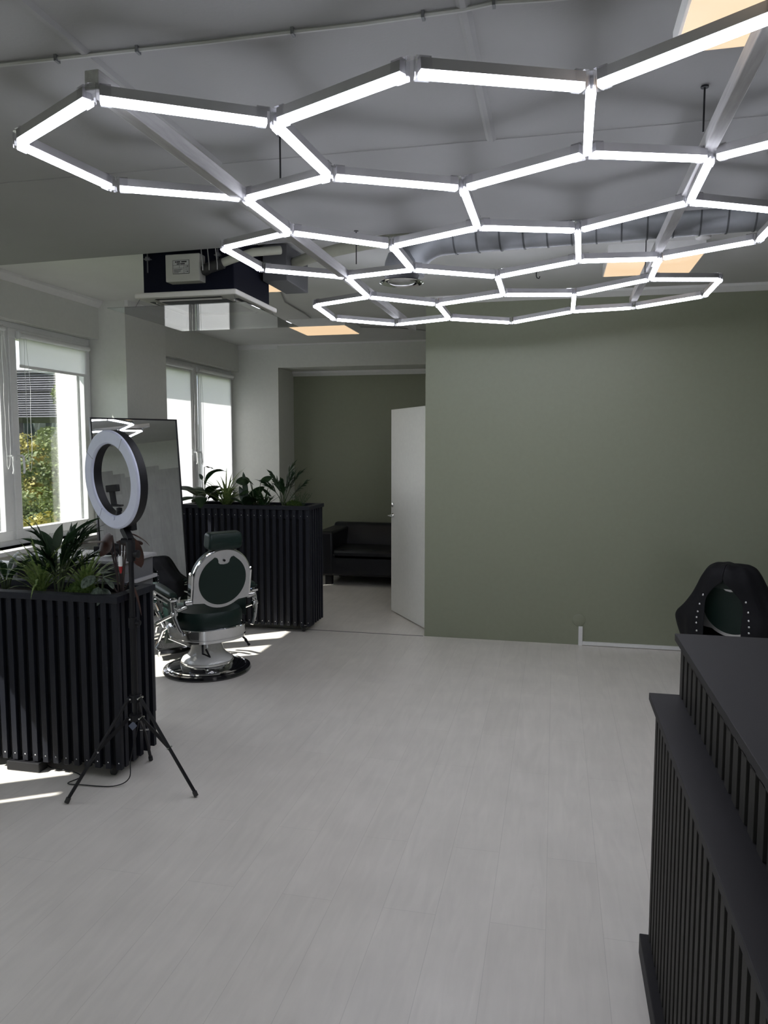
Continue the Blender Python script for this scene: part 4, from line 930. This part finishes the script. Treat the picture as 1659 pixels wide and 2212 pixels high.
palm('feathery dark palm at the right end of the rear planter', (-2.44, 6.58, Z2), 17,
     [(30, 86, .30, 20, 2, .022, .13), (150, 84, .34, 40, 2, .022, .12), (0, 76, .36, 25, 2, .018, .11), (180, 78, .30, 50, 2, .022, .13), (80, 86, .42, 40, 1, .012, .14), (280, 84, .25, 30, 2, .02, .11), (10, 60, .32, 20, 2, .018, .10)])
moss('patch of moss in the rear planter beside the wispy fern', (-2.33, 6.54, Z2+.02), .08, .05, .06, 8)
random.seed(9); m = MB(); t = thing('wispy_fern', 'wispy thin fern at the right end of the rear planter', 'plant', (-2.27, 6.57, Z2))
for q in range(26):
    az_ = random.uniform(0, 360); p = Vector((random.uniform(-.04, .04), random.uniform(-.02, .02), 0)); e = random.uniform(60, 88); pts = [p.copy()]
    for i in range(6):
        p = p+Vector((math.cos(R(e))*math.cos(R(az_)), math.cos(R(e))*math.sin(R(az_)), math.sin(R(e))))*random.uniform(.02, .036); pts.append(p.copy()); e -= 6
        for k in range(3): blade(m, p, random.uniform(0, 360), random.uniform(-10, 60), .012, .006, 20, n=2)
    m.tube(pts, .0008, 4)
m.build('fronds', 'leaf_mid', t)
broad('small round-leaved seedling under the palm in the rear planter', 'small_leaf_plant', (-2.56, 6.52, Z2), [(180, .07, 60, 30, .06, .045, 20, 60, 180, 40), (0, .05, 70, 30, .05, .04, 10, 60, 10, 30), (90, .09, 86, 8, .05, .04, 30, 30)], 'leaf_dark')

SCL = dict(dark_leaf_plant=1.45, upright_leaf_plant=1.15, prayer_plant=1.12, maroon_leaf_plant=1.5, silver_leaf_plant=.95, dark_fern=1.2, arching_leaf_plant=1.1)
for o in list(COL.objects):
    if o.name in SCL: o.scale = (SCL[o.name],)*3
s3.scale = (1.3, 1.3, 1.3)

# ---------------------------------------------------------------- work station under the window (behind the front planter)
t = thing('work_cabinet', 'grey and white work cabinet standing right behind the front planter', 'cabinet', (-2.98, 3.96, 0))
MB().box(-.60, .60, -.17, .17, .06, .90).build('cabinet_body', 'gray_box', t, smooth=False, bevel=.004)
MB().box(-.1, .62, -.19, .19, 1.03, 1.05).build('top_shelf', 'shelf', t, smooth=False, bevel=.004)
MB().box(-.62, .62, -.19, .19, .90, .92).build('worktop', 'shelf', t, smooth=False, bevel=.003)
MB().box(-.1, -.08, -.17, .17, .92, 1.03).box(.58, .6, -.17, .17, .92, 1.03).box(-.08, .58, .15, .17, .92, 1.03).build('upright', 'gray_box', t, smooth=False)
for q in range(3):
    dz = MB().box(-.59+q*.395, -.215+q*.395, .17, .186, .12, .88).build('cabinet_door', 'gray_box', t, smooth=False, bevel=.003)
    MB().tube([(-.25+q*.395, .20, .8), (-.25+q*.395, .20, .65)], .005, 8).build('handle', 'chrome', dz)
for sy in (-.14, .14):
    for sx in (-.55, .55): MB().lathe([(0, 0), (.02, 0), (.02, .06), (0, .06)], (sx, sy, 0), 12).build('foot', 'black_plastic', t)
t = thing('paper_roll', 'white paper roll lying on the cabinet behind the front planter', 'paper roll', (-3.32, 3.95, .96))
t.rotation_euler = (0, 0, R(80))
MB().lathe([(.014, -.14), (.038, -.14), (.038, .14), (.014, .14)], (0, 0, 0), 24, Matrix.Rotation(R(90), 3, 'X'), closed=True).build('roll', 'pvc', t)
MB().lathe([(.0, -.16), (.014, -.16), (.014, .16), (0, .16)], (0, 0, 0), 16, Matrix.Rotation(R(90), 3, 'X')).build('core', 'black_plastic', t)
def dryer(label, loc, rz):
    t = thing('hair_dryer', label, 'hair dryer', loc, rz)
    MB().lathe([(.022, -.09), (.024, -.06), (.034, -.02), (.036, .03), (.03, .06), (0, .062)], (0, 0, .036), 20, Matrix.Rotation(R(90), 3, 'Y')).build('barrel', 'black_plastic', t)
    MB().tube([(.02, 0, .02), (.03, -.06, .018), (.035, -.12, .018)], [.016, .015, .013], 12).build('grip', 'black_plastic', t)
dryer('black hair dryer lying on the shelf of the cabinet near the mirror', (-2.55, 3.95, 1.052), 30)

# ---------------------------------------------------------------- right-hand station (shows in the mirror)
t = thing('barber_console', 'black barber console table with drawers on the right wall, seen in the mirror', 'console', (2.75, 4.1, 0))
MB().box(-.25, .40, -1.0, 1.0, .84, .88).build('console_top', 'counter_top', t, smooth=False, bevel=.003)
for q in range(2):
    b_ = MB().box(-.2, .40, -.95+q*1.25, -.3+q*1.25, .3, .84).build('drawer_unit', 'black_plastic', t, smooth=False, bevel=.003)
    for z in (.36, .52, .68): MB().box(-.212, -.2, -.93+q*1.25, -.32+q*1.25, z, z+.14).box(-.217, -.212, -.9+q*1.25, -.35+q*1.25, z+.11, z+.125).build('drawer', 'brushed', b_, smooth=False)
for sy in (-.96, .96): MB().box(-.2, .38, sy-.02, sy+.02, 0, .84).build('side_board', 'black_plastic', t, smooth=False)
tag(MB().lathe([(0, 0), (.045, 0), (.045, .1), (0, .1)], (2.62, 4.3, .88), 20).build('storage_jar', 'black_plastic'), 'black jar on the barber console on the right', 'jar')
t = thing('spray_bottle', 'clear spray bottle on the barber console on the right', 'bottle', (2.6, 3.75, .88))
MB().lathe([(0, 0), (.035, 0), (.037, .1), (.015, .15), (.013, .18), (0, .18)], (0, 0, 0), 20).build('flask', 'clear_plastic', t); MB().box(-.05, .02, -.012, .012, .18, .21).tube([(-.03, 0, .18), (-.045, 0, .13)], .004, 6).build('nozzle', 'chrome', t)

# ---------------------------------------------------------------- outside
G0 = -9.0
struct('ground', MB().box(-260, -4.8, -120, 330, G0-.3, G0), 'grass')
# louvred building
lb = thing('louvred_building', 'grey building with horizontal louvres seen through the left window', 'building', (-34, 38, G0))
MB().box(-10, 2.6, 6.0, 18, 12.55, 15.5).build('upper_wall', 'facade', lb, smooth=False)
k = MB(); z = 12.55
ang = math.atan2(5, -30)
while z < 15.55:
    k.box(-10.1, 2.75, 5.78, 5.86, z, z+.055); z += .15
k.build('louvres', 'louvre', lb, smooth=False)
MB().box(-10.1, 2.75, 5.74, 6.1, 14.18, 14.24).build('louvre_joint', 'dark_back', lb, smooth=False)
MB().box(-10.1, 2.75, 5.6, 6.1, 15.52, 15.62).build('parapet', 'facade', lb, smooth=False)
for x in (-9.5, 2.2): MB().box(x-.3, x+.3, 7, 17, 0, 12.55).build('support_wall', 'facade', lb, smooth=False)
def crown(m, c, r, n, size, seed):
    random.seed(seed); cl = []
    for i in range(46):
        d = Vector((random.gauss(0, 1), random.gauss(0, 1), random.gauss(0, 1))).normalized(); cl.append((Vector(c)+Vector((d.x*r[0], d.y*r[1], d.z*r[2]))*random.uniform(.45, .92), random.uniform(.22, .36)*min(r)))
    for i in range(n):
        cc, cr_ = random.choice(cl); d = Vector((random.gauss(0, 1), random.gauss(0, 1), random.gauss(0, 1))).normalized()
        p = cc+d*cr_*random.uniform(.75, 1.0); s = size*random.uniform(.6, 1.2)
        a = Vector((random.gauss(0, 1), random.gauss(0, 1), random.gauss(0, .6))).normalized(); b = a.cross(d)
        if b.length < .1: continue
        b.normalize(); a = a*s; b = b*s*.6
        m.bm.faces.new([m.bm.verts.new(p+a), m.bm.verts.new(p+b), m.bm.verts.new(p-a*.9), m.bm.verts.new(p-b)])
def tree(label, x, y, h, r, n, mt, seed, size=.09):
    t = thing('leafy_tree', label, 'tree', (x, y, G0)); m = MB(); crown(m, (0, 0, h-r[2]), r, n, size, seed); m.build('foliage', mt, t, smooth=False)
    MB().tube([(0, 0, 0), (.1, 0, h*.3), (0, .1, h*.62)], [.22, .17, .1], 10).tube([(0, 0, h*.5), (r[0]*.5, 0, h*.75)], [.09, .04], 6).tube([(0, 0, h*.5), (-r[0]*.4, r[1]*.3, h*.78)], [.09, .04], 6).build('trunk', 'bark', t)
tree('tall green tree close outside the left window, at the right of the view', -11.84, 17.0, 12.3, (1.3, 1.3, 3.2), 15000, 'tree_a', 1, .06)
tree('yellowish tree outside the left window, left of the tall green tree', -14.0, 17.3, 11.5, (1.35, 1.35, 2.2), 11000, 'tree_b', 2, .06)
tree('lower green tree outside the window behind the planter palm', -10.5, 14.0, 10.3, (1.05, 1.05, 1.9), 10000, 'tree_a', 3, .055)
tree('green tree beyond the yellowish one outside the window', -16.6, 21.9, 11.9, (1.9, 1.9, 3.4), 12000, 'tree_a', 5, .075)
tree('low yellow bush tree at the bottom of the left window view', -9.6, 12.2, 9.6, (.7, .7, 1.1), 5000, 'tree_b', 6, .045)
m = MB(); random.seed(12)
for i in range(700):
    x = random.uniform(-190, -60); y = random.uniform(85, 190); h = random.uniform(15.2, 17.2); 
    m.lathe([(2.6, 2), (2.0, h*.5), (1.0, h*.8), (0, h)], (x, y, G0), 7)
o = m.build('forest', 'tree_c', smooth=False); tag(o, 'dark forest on the horizon outside the left window', 'forest', kind='stuff')
